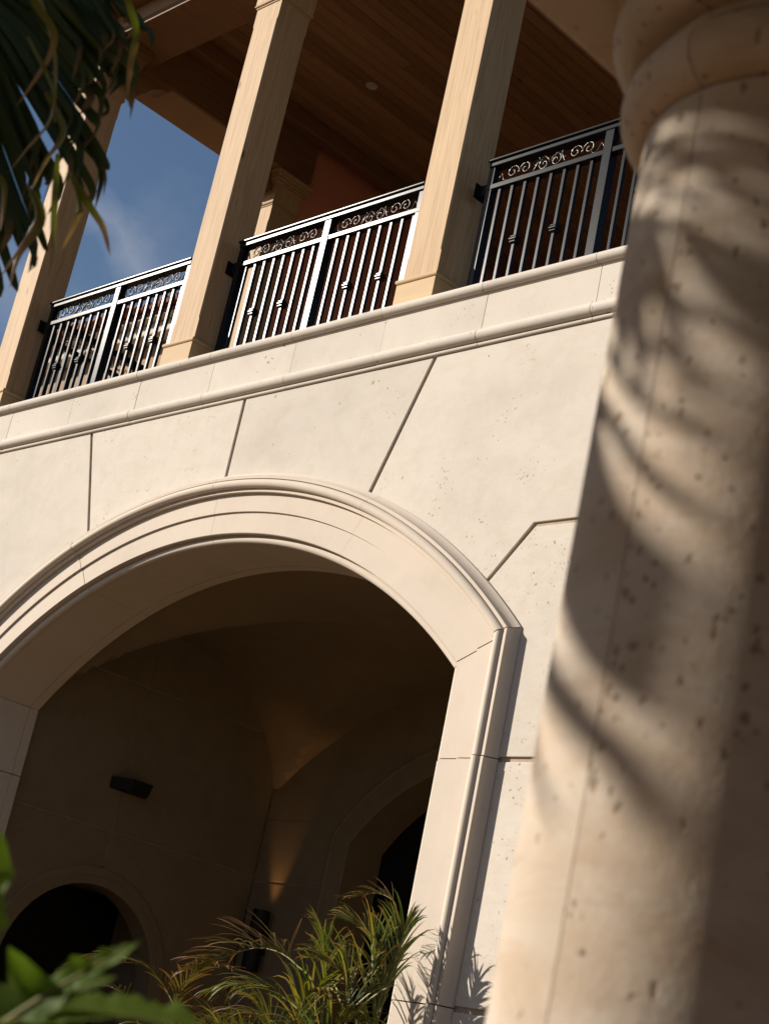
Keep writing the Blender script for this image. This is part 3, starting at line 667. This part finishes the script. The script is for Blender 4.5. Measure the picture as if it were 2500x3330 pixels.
# ------------------------------------------------------------------ stone column close by, and the beam it carries
ax, ay = -1.33, 1.90
col = thing('stone_column', (ax, ay, 0), 'pitted cream stone column close by with palm shadows on it', 'column')
def rb(z): return 0.2560-0.0125*max(0.0, min(1.0, (z-EYE)/1.45))
def halfshell(rings, a0, a1, name, par, gap_deg=0.22, n_=40, thick=0.05, mat='column_stone'):
    a0 = math.radians(a0+gap_deg); a1 = math.radians(a1-gap_deg)
    g = G(m=True)
    prof = [(r, z) for r, z in rings] + [(min(r for r, z in rings)-thick, rings[-1][1]), (min(r for r, z in rings)-thick, rings[0][1])]
    rr = [[Vector((ax+r*math.cos(a0+(a1-a0)*i/n_), ay+r*math.sin(a0+(a1-a0)*i/n_), z)) for r, z in prof] for i in range(n_+1)]
    return g.loops(rr).make(name, M[mat], par, smooth=True, sharp=32)
SEAM = -94.5
ZT0 = EYE+1.468
shaft_prof = [(0.30, 0.0), (0.30, 0.10)] + arcs((0.285, 0.14), 0.04, -80, 80, 8) + [(0.262, 0.19)] + [(rb(z), z) for z in [0.22+0.05*i for i in range(int((ZT0-0.22)/0.05)+1)]] + [(rb(9), ZT0)]
for a in (SEAM, SEAM+180): halfshell(shaft_prof, a, a+180, 'shaft_half', col)
cap_prof = arcs((0.231, ZT0+0.060), 0.057, -85, 85, 14) + [(0.250, ZT0+0.124), (0.250, ZT0+0.136)] + arcs((0.258, ZT0+0.196), 0.062, -70, 70, 12) + [(0.315, ZT0+0.262), (0.325, ZT0+0.268)]
for a in (SEAM, SEAM+180): halfshell(cap_prof, a, a+180, 'capital_half', col)
G(m=True).loops([[Vector((ax+0.20*math.cos(2*PI*i/32), ay+0.20*math.sin(2*PI*i/32), z)) for i in range(32)] for z in (0.0, ZT0+0.266)]).make('core', M['mortar'], col, smooth=True, sharp=30)
zb_ = ZT0+0.2685
bm_o = thing('stone_beam', (ax, ay-0.4, zb_), 'pitted stone beam resting on the near column, underside in shade', 'beam')
gb = G(m=True)
xl, xr = -0.988*(zb_-EYE), ax+(ax+0.988*(zb_-EYE)); xr = max(xr, -0.97)
G(m=True).box(xl, xr, -2.2, ay+0.42, zb_, zb_+0.62).make('beam_stone', M['column_stone'], bm_o, bevel=0.012)
G(m=True).box(xl-0.10, xr+0.10, -2.2, ay+0.50, zb_+0.622, zb_+0.74).make('cornice', M['column_stone'], bm_o, bevel=0.02)

# unseen roof slab and rear wall added to cut sky light before the arch
pw = thing('sky_blocker', (2.0, -1.0, 0), 'roof slab and wall added out of view to block sky light', 'sky_blocker')
G(m=True).box(xr+0.101, 7.0, -5.5, ay+0.50, zb_+0.50, zb_+0.72).make('roof', M['porch_stone'], pw)
G(m=True).box(-0.9, 7.0, -4.4, -4.1, 0.0, zb_+0.499).make('wall', M['porch_stone'], pw)

# ------------------------------------------------------------------ palms and plants
def leaflet(acc, base, direction, length, width, normal, droop, rnd, seg=6, fold=0.25, curl=0.0):
    V, F, A = acc; k = len(V); d = Vector(direction).normalized(); nrm = Vector(normal); p = Vector(base); dry = random.random()
    for i in range(seg+1):
        f = i/seg
        side = d.cross(nrm); side = side.normalized() if side.length > 1e-5 else Vector((1, 0, 0))
        nn = side.cross(d).normalized()
        w = width*0.5*min(1.0, 0.45+f*4.0)*(1-f**2.6)**0.75 if f < 1 else 0.0
        if curl: side = (side*math.cos(curl*f)+nn*math.sin(curl*f)).normalized(); nn = side.cross(d).normalized()
        V += [p-side*w+nn*w*fold*2, p.copy(), p+side*w+nn*w*fold*2]; A += [(f, rnd, dry)]*3
        if i < seg:
            a = k+3*i; F += [(a, a+1, a+4, a+3), (a+1, a+2, a+5, a+4)]
        d = (d+Vector((0, 0, -1))*droop*(0.25+1.5*f*f)/seg).normalized()
        p = p+d*(length/seg)
def bez(pts, n_):
    """Catmull-Rom through the points"""
    P = [Vector(p) for p in pts]; P = [P[0]*2-P[1]] + P + [P[-1]*2-P[-2]]; out = []
    segs = len(P)-3
    for i in range(n_+1):
        u = i/n_*segs; s = min(int(u), segs-1); t = u-s; a, b, c, d = P[s:s+4]
        out.append(0.5*((2*b)+(c-a)*t+(2*a-5*b+4*c-d)*t*t+(3*b-a-3*c+d)*t**3))
    return out
def frond(parent, pts, n_l, length, width, mat, lift=0.2, ang=(70, 25), droop=0.8, sides=(1, -1), start=0.12, r0=0.012, up=(0, 0, 1), individual=False, jit=0.12, name='frond', curl=0.4, taper=0.45, stem='stem', seg=6):
    path = bez(pts, 40)
    rad = [r0*(1-0.85*i/40) for i in range(41)]
    fr_ = G(m=True).loops(tube_rings(path, rad, 6)).make(name, M[stem], parent, smooth=True)
    acc = ([], [], [])
    for k in range(n_l):
        f = start+(1-start)*(k+0.5)/n_l; i = f*40; a = int(min(i, 39)); p = path[a].lerp(path[a+1], i-a)
        T = (path[a+1]-path[a]).normalized(); upv = Vector(up); B = T.cross(upv).normalized(); N = B.cross(T).normalized()
        for s in sides:
            th = math.radians(ang[0]+(ang[1]-ang[0])*f+random.uniform(-8, 8))
            dirv = T*math.cos(th)+B*s*math.sin(th)+N*(lift+random.uniform(-jit, jit))
            L = length*(1-taper*abs(f-0.42)**1.3*2)*random.uniform(0.82, 1.12)
            if individual: acc = ([], [], [])
            leaflet(acc, p+T*random.uniform(-.004, .004), dirv, L, width*random.uniform(0.8, 1.15), N+B*s*0.2, droop*random.uniform(0.6, 1.4), random.random(), curl=random.uniform(-curl, curl), seg=seg)
            if individual: obj('leaflet', *acc[:2], M[mat], fr_, smooth=True, attr=acc[2])
    if not individual:
        o = obj('leaflets', *acc[:2], M[mat], fr_, smooth=True, attr=acc[2]); o['kind'] = 'stuff'
    return fr_
def E(p): return Vector((p[0], p[1], p[2]+EYE))

# tall palm left of the view: its leaves hang into the picture and shade the column
crown = (-4.75, 0.25, 3.05)
palm = thing('coconut_palm', (crown[0], crown[1], 0), 'tall palm with dark drooping fronds in front of the balcony corner', 'palm tree')
G(m=True).loops(tube_rings([Vector((crown[0]+0.10*math.sin(0.5*i), crown[1], (crown[2]+EYE)*i/14)) for i in range(15)], [0.17-0.004*i+0.008*(i % 2) for i in range(15)], 14)).make('trunk', M['bark'], palm, smooth=True)
def blade(acc, pts, width, face, rnd, seg=12, fold=0.22, base_w=0.55, twist=0.0, dry=0.5):
    """one long leaflet laid along the given points"""
    V, F, A = acc; k = len(V); P = bez(pts, seg)
    for i, p in enumerate(P):
        f = i/seg; d = (P[min(i+1, seg)]-P[max(i-1, 0)]).normalized()
        side = d.cross(Vector(face)).normalized(); nn = side.cross(d).normalized()
        if twist: c, s_ = math.cos(twist*f), math.sin(twist*f); side, nn = side*c+nn*s_, nn*c-side*s_
        w = width*0.5*min(1.0, base_w+f*2.5)*max(0.0, 1-f**3.2)**0.8
        V += [p-side*w+nn*w*fold*2, p.copy(), p+side*w+nn*w*fold*2]; A += [(f, rnd, dry)]*3
        if i < seg: a = k+3*i; F += [(a, a+1, a+4, a+3), (a+1, a+2, a+5, a+4)]
BASE = [[-3.567, 1.693, 2.64], [-3.641, 1.624, 2.582], [-3.696, 1.556, 2.546], [-3.734, 1.501, 2.523], [-3.754, 1.47, 2.511], [-3.784, 1.424, 2.493], [-3.816, 1.371, 2.474]]
TIPS = [[-3.193, 1.793, 2.347], [-3.245, 1.812, 2.26], [-3.284, 1.844, 2.176], [-3.344, 1.86, 2.069], [-3.409, 1.869, 1.95], [-3.494, 1.863, 1.801], [-3.568, 1.829, 1.686]]
STR = [[[-3.024, 1.344, 2.157], [-3.036, 1.413, 2.095], [-3.032, 1.469, 2.062], [-3.041, 1.492, 2.031], [-3.066, 1.499, 1.989], [-3.129, 1.494, 1.893]], [[-3.068, 1.441, 2.028], [-3.07, 1.504, 1.979], [-3.075, 1.541, 1.942], [-3.097, 1.562, 1.89], [-3.14, 1.552, 1.825], [-3.179, 1.545, 1.763]], [[-3.081, 1.529, 1.942], [-3.079, 1.593, 1.893], [-3.095, 1.604, 1.857], [-3.124, 1.6, 1.811], [-3.167, 1.605, 1.73]], [[-3.1, 1.655, 1.804], [-3.092, 1.724, 1.753], [-3.086, 1.764, 1.722], [-3.091, 1.804, 1.673]], [[-3.159, 1.59, 1.76], [-3.162, 1.634, 1.713], [-3.183, 1.642, 1.666], [-3.24, 1.634, 1.561]], [[-3.154, 1.607, 1.752], [-3.161, 1.651, 1.698], [-3.207, 1.644, 1.618], [-3.233, 1.661, 1.546]], [[-2.914, 1.547, 2.172], [-2.925, 1.613, 2.108], [-2.955, 1.642, 2.043], [-2.984, 1.675, 1.972]], [[-3.098, 1.652, 1.81], [-3.106, 1.697, 1.755], [-3.117, 1.712, 1.719], [-3.151, 1.714, 1.653]], [[-3.103, 1.612, 1.837], [-3.141, 1.668, 1.719], [-3.163, 1.705, 1.64], [-3.181, 1.723, 1.586]], [[-3.196, 1.515, 1.759], [-3.188, 1.548, 1.744], [-3.202, 1.571, 1.697], [-3.218, 1.591, 1.648]]]
BL = [(0.03, [[-4.361, -0.423, 3.158], [-4.239, -0.449, 3.075], [-4.158, -0.467, 3.02], [-4.106, -0.464, 2.977], [-4.057, -0.451, 2.926], [-4.026, -0.442, 2.895]]), (0.014, [[-4.372, -0.405, 3.099], [-4.253, -0.443, 3.017], [-4.19, -0.463, 2.974], [-4.109, -0.464, 2.917], [-4.067, -0.454, 2.878], [-4.035, -0.447, 2.848]]), (0.022, [[-4.407, -0.38, 3.048], [-4.283, -0.426, 2.978], [-4.179, -0.465, 2.919], [-4.098, -0.463, 2.874], [-4.054, -0.45, 2.839], [-4.02, -0.44, 2.812]]), (0.02, [[-4.373, -0.414, 2.923], [-4.245, -0.447, 2.852], [-4.167, -0.466, 2.808], [-4.112, -0.465, 2.761], [-4.054, -0.45, 2.725], [-4.017, -0.44, 2.701]]), (0.019, [[-4.471, -0.472, 2.925], [-4.354, -0.51, 2.84], [-4.279, -0.535, 2.786], [-4.207, -0.536, 2.731], [-4.15, -0.521, 2.702], [-4.111, -0.511, 2.682]]), (0.021, [[-4.383, -0.384, 2.842], [-4.283, -0.427, 2.739], [-4.2, -0.461, 2.653], [-4.15, -0.467, 2.616], [-4.086, -0.46, 2.581], [-4.051, -0.449, 2.564], [-4.012, -0.436, 2.545]]), (0.028, [[-4.319, -0.27, 2.743], [-4.223, -0.329, 2.644], [-4.14, -0.381, 2.559], [-4.085, -0.395, 2.496], [-4.021, -0.395, 2.442], [-3.976, -0.385, 2.411], [-3.94, -0.377, 2.385]]), (0.03, [[-4.388, -0.384, 2.943], [-4.271, -0.434, 2.864], [-4.217, -0.457, 2.828], [-4.18, -0.465, 2.801], [-4.144, -0.473, 2.775]]), (0.052, [[-5.533, -1.259, 3.418], [-5.451, -1.297, 3.298], [-5.371, -1.333, 3.179], [-5.304, -1.341, 3.112], [-5.232, -1.329, 3.064], [-5.194, -1.323, 3.039]]), (0.052, [[-5.581, -1.283, 3.41], [-5.498, -1.323, 3.291], [-5.415, -1.363, 3.173], [-5.348, -1.372, 3.107], [-5.275, -1.361, 3.059], [-5.238, -1.355, 3.035]]), (0.052, [[-5.631, -1.305, 3.401], [-5.546, -1.349, 3.286], [-5.459, -1.394, 3.167], [-5.392, -1.403, 3.101], [-5.318, -1.392, 3.054], [-5.281, -1.387, 3.03]]), (0.052, [[-5.683, -1.325, 3.393], [-5.596, -1.373, 3.281], [-5.504, -1.424, 3.161], [-5.435, -1.434, 3.096], [-5.362, -1.424, 3.05], [-5.324, -1.419, 3.026]]), (0.052, [[-5.738, -1.339, 3.385], [-5.649, -1.392, 3.278], [-5.548, -1.454, 3.155], [-5.479, -1.465, 3.091], [-5.405, -1.456, 3.046], [-5.367, -1.451, 3.022]]), (0.052, [[-5.795, -1.352, 3.378], [-5.703, -1.411, 3.275], [-5.592, -1.484, 3.15], [-5.522, -1.496, 3.087], [-5.448, -1.487, 3.042], [-5.41, -1.483, 3.019]]), (0.052, [[-5.837, -1.385, 3.369], [-5.745, -1.444, 3.266], [-5.637, -1.513, 3.144], [-5.566, -1.527, 3.082], [-5.492, -1.519, 3.038], [-5.453, -1.515, 3.015]]), (0.06, [[-5.579, -1.223, 3.034], [-5.468, -1.284, 2.954], [-5.385, -1.329, 2.895], [-5.341, -1.339, 2.862], [-5.262, -1.337, 2.811], [-5.21, -1.321, 2.74], [-5.184, -1.313, 2.704]]), (0.025, [[-5.722, -1.305, 3.074], [-5.638, -1.364, 2.964], [-5.6, -1.391, 2.913], [-5.531, -1.429, 2.846], [-5.501, -1.446, 2.817]]), (0.105, [[-3.716, -0.669, 3.053], [-4.088, -0.174, 3.033], [-4.461, 0.322, 3.013]]), (0.105, [[-3.752, -0.697, 3.12], [-4.124, -0.201, 3.1], [-4.497, 0.295, 3.08]]), (0.105, [[-3.788, -0.724, 3.186], [-4.16, -0.228, 3.166], [-4.533, 0.267, 3.146]]), (0.105, [[-3.716, -0.669, 3.188], [-4.088, -0.174, 3.168], [-4.461, 0.322, 3.148]]), (0.105, [[-3.752, -0.697, 3.255], [-4.124, -0.201, 3.235], [-4.497, 0.295, 3.215]]), (0.105, [[-3.788, -0.724, 3.321], [-4.16, -0.228, 3.301], [-4.533, 0.267, 3.281]]), (0.105, [[-3.716, -0.669, 3.323], [-4.088, -0.174, 3.303], [-4.461, 0.322, 3.283]]), (0.105, [[-3.752, -0.697, 3.39], [-4.124, -0.201, 3.37], [-4.497, 0.295, 3.35]]), (0.105, [[-3.788, -0.724, 3.456], [-4.16, -0.228, 3.436], [-4.533, 0.267, 3.416]]), (0.105, [[-3.716, -0.669, 3.458], [-4.088, -0.174, 3.438], [-4.461, 0.322, 3.418]])]
LOOK = Vector((-0.7, 0.63, 0.33))
def hanging_frond(n_b, shift, individual, seed, name='frond'):
    rnd = random.Random(seed); sh = Vector(shift)
    rach = [E(crown)+sh*0.3]+[E(p)+sh for p in BASE[::-1]]
    fr_ = G(m=True).loops(tube_rings(bez(rach, 40), [0.016*(1-0.7*i/40) for i in range(41)], 7)).make(name, M['stem'], palm, smooth=True)
    bp_ = bez([E(p)+sh for p in BASE], 200); tp_ = bez([E(p)+sh for p in TIPS], 200); acc = ([], [], [])
    for k in range(n_b):
        f = min(1, max(0, (k+0.5)/n_b+rnd.uniform(-0.008, 0.008))); i = int(f*200)
        b = bp_[i]; t = tp_[i]+Vector((rnd.uniform(-.05, .05), rnd.uniform(-.05, .05), rnd.uniform(-.05, .05)))
        t = b+(t-b)*rnd.uniform(0.74, 1.0)
        mid = b.lerp(t, 0.5)+Vector((rnd.uniform(-.015, .015), rnd.uniform(-.015, .015), 0.03)); q = b.lerp(t, 0.86)+Vector((0, 0, 0.012))
        hang = t+Vector((rnd.uniform(-.02, .02), rnd.uniform(-.02, .02), -rnd.uniform(0.01, 0.11)))
        if individual: acc = ([], [], [])
        blade(acc, [b, mid, q, t, hang], rnd.uniform(0.022, 0.038), LOOK+Vector((rnd.uniform(-.9, .9), rnd.uniform(-.9, .9), rnd.uniform(-.9, .9))), rnd.random(), dry=rnd.random())
        if individual: obj('leaflet', acc[0], acc[1], M['palm'], fr_, smooth=True, attr=acc[2])
    if not individual: obj('leaflets', acc[0], acc[1], M['palm'], fr_, smooth=True, attr=acc[2])['kind'] = 'stuff'
    return fr_
fa = hanging_frond(74, (0, 0, 0), True, 4)
for k, (off, jit) in enumerate(((1.25, (0.03, -0.05, 0.02)), (1.6, (-0.06, 0.02, 0.05)), (1.95, (0.05, 0.05, -0.05)))):  # unseen frond copies added sunward to keep the visible frond in shade
    hanging_frond(60, SUN*off+Vector(jit), False, 20+k)
fs = G(m=True).loops(tube_rings(bez([E(crown), E((-3.9, 0.9, 2.9)), E((-3.25, 1.25, 2.45)), E((-3.08, 1.48, 2.10)), E((-3.10, 1.58, 1.90))], 30), [0.012*(1-0.8*i/30) for i in range(31)], 6)).make('frond', M['stem'], palm, smooth=True)
for k, s_ in enumerate(STR):
    acc = ([], [], []); blade(acc, [E(p) for p in s_], 0.018, LOOK+Vector((0.9*math.sin(k*2.1), 0.9*math.cos(k*1.3), 0.4)), 0.90 if k % 2 else 0.97, seg=14, twist=0.5*(-1)**k, dry=1.0)
    obj('leaflet', acc[0], acc[1], M['palm_tip'], fs, smooth=True, attr=acc[2])
def shade_frond(rach, items):
    f_ = G(m=True).loops(tube_rings(bez(rach, 24), [0.012*(1-0.7*i/24) for i in range(25)], 6)).make('frond', M['stem'], palm, smooth=True); acc = ([], [], [])
    for w, pts in items: blade(acc, pts, w, SUN, random.random()*0.8, seg=10, fold=0.1, base_w=0.8)
    obj('leaflets', acc[0], acc[1], M['palm'], f_, smooth=True, attr=acc[2])['kind'] = 'stuff'
it = [(w, [E(p) for p in pts]) for w, pts in BL]
lo = it[:17]; hi = it[17:]
up_, dn_ = lo[:8], lo[8:]
shade_frond([E(crown)]+[p[0] for w, p in (up_[0], up_[2], up_[4], up_[6])], up_)
shade_frond([E(crown)]+[p[0] for w, p in (dn_[0], dn_[3], dn_[6], dn_[-2], dn_[-1])], dn_)
mids = [p[1] for w, p in hi]
shade_frond([E(crown), mids[-1], mids[4], mids[0]], [(w, [p[1], p[2]]) for w, p in hi]+[(w, [p[1], p[0]]) for w, p in hi])
SHADE = []
for k, (dx, dy, dz, L) in enumerate([(-1.0, -1.0, 0.25, 2.3), (0.3, -1.4, 0.35, 2.2), (-1.4, 0.1, 0.4, 2.4), (-1.1, 0.8, 0.2, 2.3), (-0.4, 1.2, 0.45, 1.9), (0.6, 0.9, 0.75, 1.7), (-0.3, -0.5, 0.9, 2.0), (0.0, 0.7, 0.9, 2.0)]):
    d = Vector((dx, dy, dz)).normalized(); c0 = Vector(crown)
    frond(palm, [E(c0+d*L*f+Vector((0, 0, -0.75*L*f**2.2*0.5))) for f in (0, 0.3, 0.6, 0.85, 1.0)], 34, 0.72, 0.058, 'palm', lift=0.1, ang=(65, 25), droop=0.6, start=0.12, seg=5)

# areca palms at the foot of the arch
ar = thing('areca_palm', U(-0.985, 0.955, ZG), 'feathery areca palm beside the right jamb, throwing its shadow on the stone', 'palm')
def up3(p): return U(*p)
F = lambda *a, **k: frond(ar, *a, **k)
rt = (-0.985, 0.955, ZG)
def fr_a(pts, n_=24, L=0.30, W=0.017, mat='areca', **k):
    n_ = int(n_*0.92); W *= 0.78; L *= 1.3
    base = [U(rt[0]+random.uniform(-.01, .01), rt[1]+random.uniform(-.01, .01), ZG), U(rt[0]*0.6+pts[0][0]*0.4, pts[0][1], -0.09)]
    kk = dict(lift=0.25, ang=(52, 16), droop=1.7, start=0.52, r0=0.009, jit=0.2, curl=0.9, taper=0.5); kk.update(k)
    return F(base+[U(p[0], p[1], p[2]-0.010) for p in pts], n_, L, W, mat, **kk)
fr_a([(-0.9550, 0.963, 0.060), (-0.9510, 0.963, 0.0950), (-0.9462, 0.963, 0.1250), (-0.9435, 0.962, 0.1400)], 26, 0.33, 0.020, droop=1.5)
fr_a([(-0.962, 0.950, 0.045), (-0.956, 0.950, 0.100), (-0.962, 0.948, 0.128), (-0.985, 0.946, 0.140)], 22, 0.30, 0.018, droop=1.3)
fr_a([(-0.968, 0.945, 0.030), (-0.966, 0.940, 0.075), (-0.972, 0.935, 0.098), (-0.990, 0.930, 0.106)], 24, 0.32, 0.020)
fr_a([(-1.000, 0.950, 0.050), (-1.005, 0.950, 0.090), (-1.012, 0.950, 0.115), (-1.020, 0.950, 0.128)], 20, 0.28, 0.015, 'areca')
fr_a([(-1.010, 0.950, 0.070), (-1.045, 0.950, 0.103), (-1.090, 0.950, 0.112), (-1.135, 0.950, 0.100), (-1.160, 0.950, 0.088)], 34, 0.34, 0.018, 'areca_dry', lift=0.45, droop=0.9)
fr_a([(-1.015, 0.955, 0.045), (-1.060, 0.955, 0.078), (-1.100, 0.955, 0.083), (-1.140, 0.955, 0.075)], 28, 0.28, 0.015, lift=0.1)
fr_a([(-1.020, 0.955, 0.030), (-1.070, 0.955, 0.058), (-1.115, 0.955, 0.057), (-1.160, 0.955, 0.042)], 26, 0.27, 0.014, 'areca_dry', lift=0.1)
fr_a([(-1.010, 0.940, 0.020), (-1.040, 0.940, 0.040), (-1.085, 0.940, 0.040), (-1.140, 0.940, 0.022), (-1.185, 0.940, 0.010)], 30, 0.32, 0.017, lift=0.1)
fr_a([(-0.995, 0.935, 0.020), (-1.010, 0.935, 0.060), (-1.000, 0.930, 0.080), (-0.978, 0.925, 0.082)], 26, 0.30, 0.016, lift=0.3)
fr_a([(-1.000, 0.940, 0.000), (-1.030, 0.940, 0.030), (-1.050, 0.940, 0.055), (-1.075, 0.940, 0.070)], 24, 0.30, 0.016)
fr_a([(-0.990, 0.930, -0.020), (-1.005, 0.930, 0.015), (-1.030, 0.930, 0.030), (-1.070, 0.930, 0.020)], 26, 0.32, 0.018)
fr_a([(-0.975, 0.935, -0.010), (-0.970, 0.930, 0.030), (-0.985, 0.925, 0.050), (-1.015, 0.920, 0.048)], 26, 0.30, 0.018)
fr_a([(-0.972, 0.960, 0.090), (-0.960, 0.960, 0.140), (-0.955, 0.960, 0.158), (-0.975, 0.958, 0.166), (-1.005, 0.956, 0.160)], 16, 0.16, 0.010, 'areca_dry', start=0.7, droop=0.9, lift=0.3)
fr_a([(-1.060, 0.930, -0.010), (-1.105, 0.930, 0.012), (-1.150, 0.930, 0.018), (-1.195, 0.930, 0.006)], 26, 0.28, 0.015, lift=0.25)

for k in range(5):
    x0 = -1.00-0.030*k+random.uniform(-.008, .008); y_ = 0.935+random.uniform(-.012, .012); d = random.choice((-1, -1, 1)); h = random.uniform(0.0, 0.045)
    fr_a([(x0, y_, -0.03), (x0+d*0.012, y_, 0.005+h), (x0+d*0.035, y_-0.003, 0.025+h), (x0+d*0.075, y_-0.006, 0.022+h)], 22, 0.30, 0.017, random.choice(('areca', 'areca', 'areca_dry')), lift=0.35)
fr_a([(-0.962, 0.958, -0.02), (-0.957, 0.958, 0.030), (-0.952, 0.958, 0.075), (-0.949, 0.957, 0.105)], 20, 0.28, 0.024, droop=0.8, ang=(40, 12))

a2 = thing('areca_palm', U(-1.35, 1.16, ZG), 'dim areca palm inside the porch before the small arched opening', 'palm')
for pts in ([(-1.40, 1.14, 0.03), (-1.46, 1.13, 0.085), (-1.53, 1.12, 0.092), (-1.60, 1.12, 0.070)], [(-1.42, 1.15, 0.02), (-1.43, 1.15, 0.07), (-1.40, 1.15, 0.098), (-1.36, 1.15, 0.100)], [(-1.46, 1.14, 0.02), (-1.52, 1.14, 0.06), (-1.60, 1.14, 0.055), (-1.66, 1.14, 0.03)]):
    frond(a2, [U(-1.35, 1.16, ZG), U(-1.37, 1.15, -0.08)]+[U(*p) for p in pts], 26, 0.26, 0.015, 'areca_dry', lift=0.2, ang=(60, 20), droop=1.0, start=0.5, r0=0.008, jit=0.2, curl=0.8)

# broad leaved plant low in the near left corner
bp = thing('broadleaf_plant', (-1.75, 1.05, 0), 'broad wavy green leaves close by in the lower left corner', 'plant')
def lerp_list(L_, f):
    i = min(int(f*(len(L_)-1)), len(L_)-2); t = f*(len(L_)-1)-i; t = t*t*(3-2*t); return L_[i]*(1-t)+L_[i+1]*t
def big_leaf(mid, widths, normal, wave=0.10, nwave=9, seed=1, cup=0.25, prof=(0.2, 1, 1, 0.8, 0.0)):
    rnd = random.Random(seed); path = bez([E(p) for p in mid], 44); N = Vector(normal).normalized(); V, Fc, A = [], [], []; NC = 10
    ph = rnd.uniform(0, 6)
    for i, p in enumerate(path):
        f = i/44; T = (path[min(i+1, 44)]-path[max(i-1, 0)]).normalized(); B = T.cross(N).normalized(); n2 = B.cross(T)
        for s in range(-NC, NC+1):
            u = s/NC; wl_, wr = widths
            base = lerp_list(prof, f)
            nn_ = mnoise.noise(Vector((f*nwave*2.2+seed*3.1, 5.0 if s > 0 else 1.0, seed))); n3 = mnoise.noise(Vector((f*nwave*7+seed, 2.0 if s > 0 else 8.0, 3)))
            lob = 1+0.80*nn_*abs(u)**1.3+0.34*n3*abs(u)**2
            w = (wr if u > 0 else wl_)*base*lob
            z = cup*abs(u)*w + wave*w*abs(u)**2*(1.6*nn_+0.8*n3) - 0.02*w*math.cos(f*60)*abs(u)
            V.append(p+B*u*w+n2*z); A.append((abs(u)*0.75+0.2*f, rnd.random()*0.3, 0.5))
    m_ = 2*NC+1
    for i in range(44):
        for s in range(m_-1): a = i*m_+s; Fc.append((a, a+1, a+m_+1, a+m_))
    o = obj('leaf', V, Fc, M['big_leaf'], bp, smooth=True, attr=A)
    G(m=True).loops(tube_rings(path[:40], [0.005*(1-0.8*i/40) for i in range(40)], 5)).make('midrib', M['stem'], o, smooth=True)
    st = [path[0], path[0].lerp(Vector((-1.75, 1.05, 0.6)), 0.6)+Vector((0, 0, 0.05)), Vector((-1.75, 1.05, 0.0))]
    G(m=True).loops(tube_rings(bez(st, 12), 0.009, 6)).make('stalk', M['stem'], bp, smooth=True)
big_leaf([(-1.690, 1.085, -0.03), (-1.655, 1.125, 0.025), (-1.632, 1.152, 0.060), (-1.612, 1.178, 0.088), (-1.586, 1.206, 0.121)], (0.034, 0.030), (0.60, -0.62, 0.65), wave=0.4, nwave=3.2, seed=3, prof=(0.3, 1.2, 1.15, 0.55, 0.42, 0.36, 0.0))
big_leaf([(-1.672, 1.10, -0.02), (-1.640, 1.145, 0.035), (-1.622, 1.168, 0.055), (-1.600, 1.196, 0.079)], (0.022, 0.020), (0.4, -0.6, 0.8), wave=0.4, nwave=3.0, seed=8, prof=(0.3, 1.3, 0.9, 0.5, 0.45, 0.0))
big_leaf([(-1.72, 1.03, -0.04), (-1.65, 1.12, 0.010), (-1.59, 1.20, 0.036), (-1.53, 1.285, 0.046)], (0.055, 0.040), (0.15, -0.45, 0.9), wave=0.22, nwave=3.0, seed=5, prof=(0.3, 1, 1, 0.9, 0.7, 0.0))
big_leaf([(-1.74, 0.99, 0.03), (-1.715, 1.03, 0.09), (-1.700, 1.06, 0.150), (-1.680, 1.082, 0.165)], (0.07, 0.06), (0.6, -0.6, 0.3), wave=0.25, nwave=1.6, seed=11, prof=(0.3, 1, 1, 0.8, 0.0))
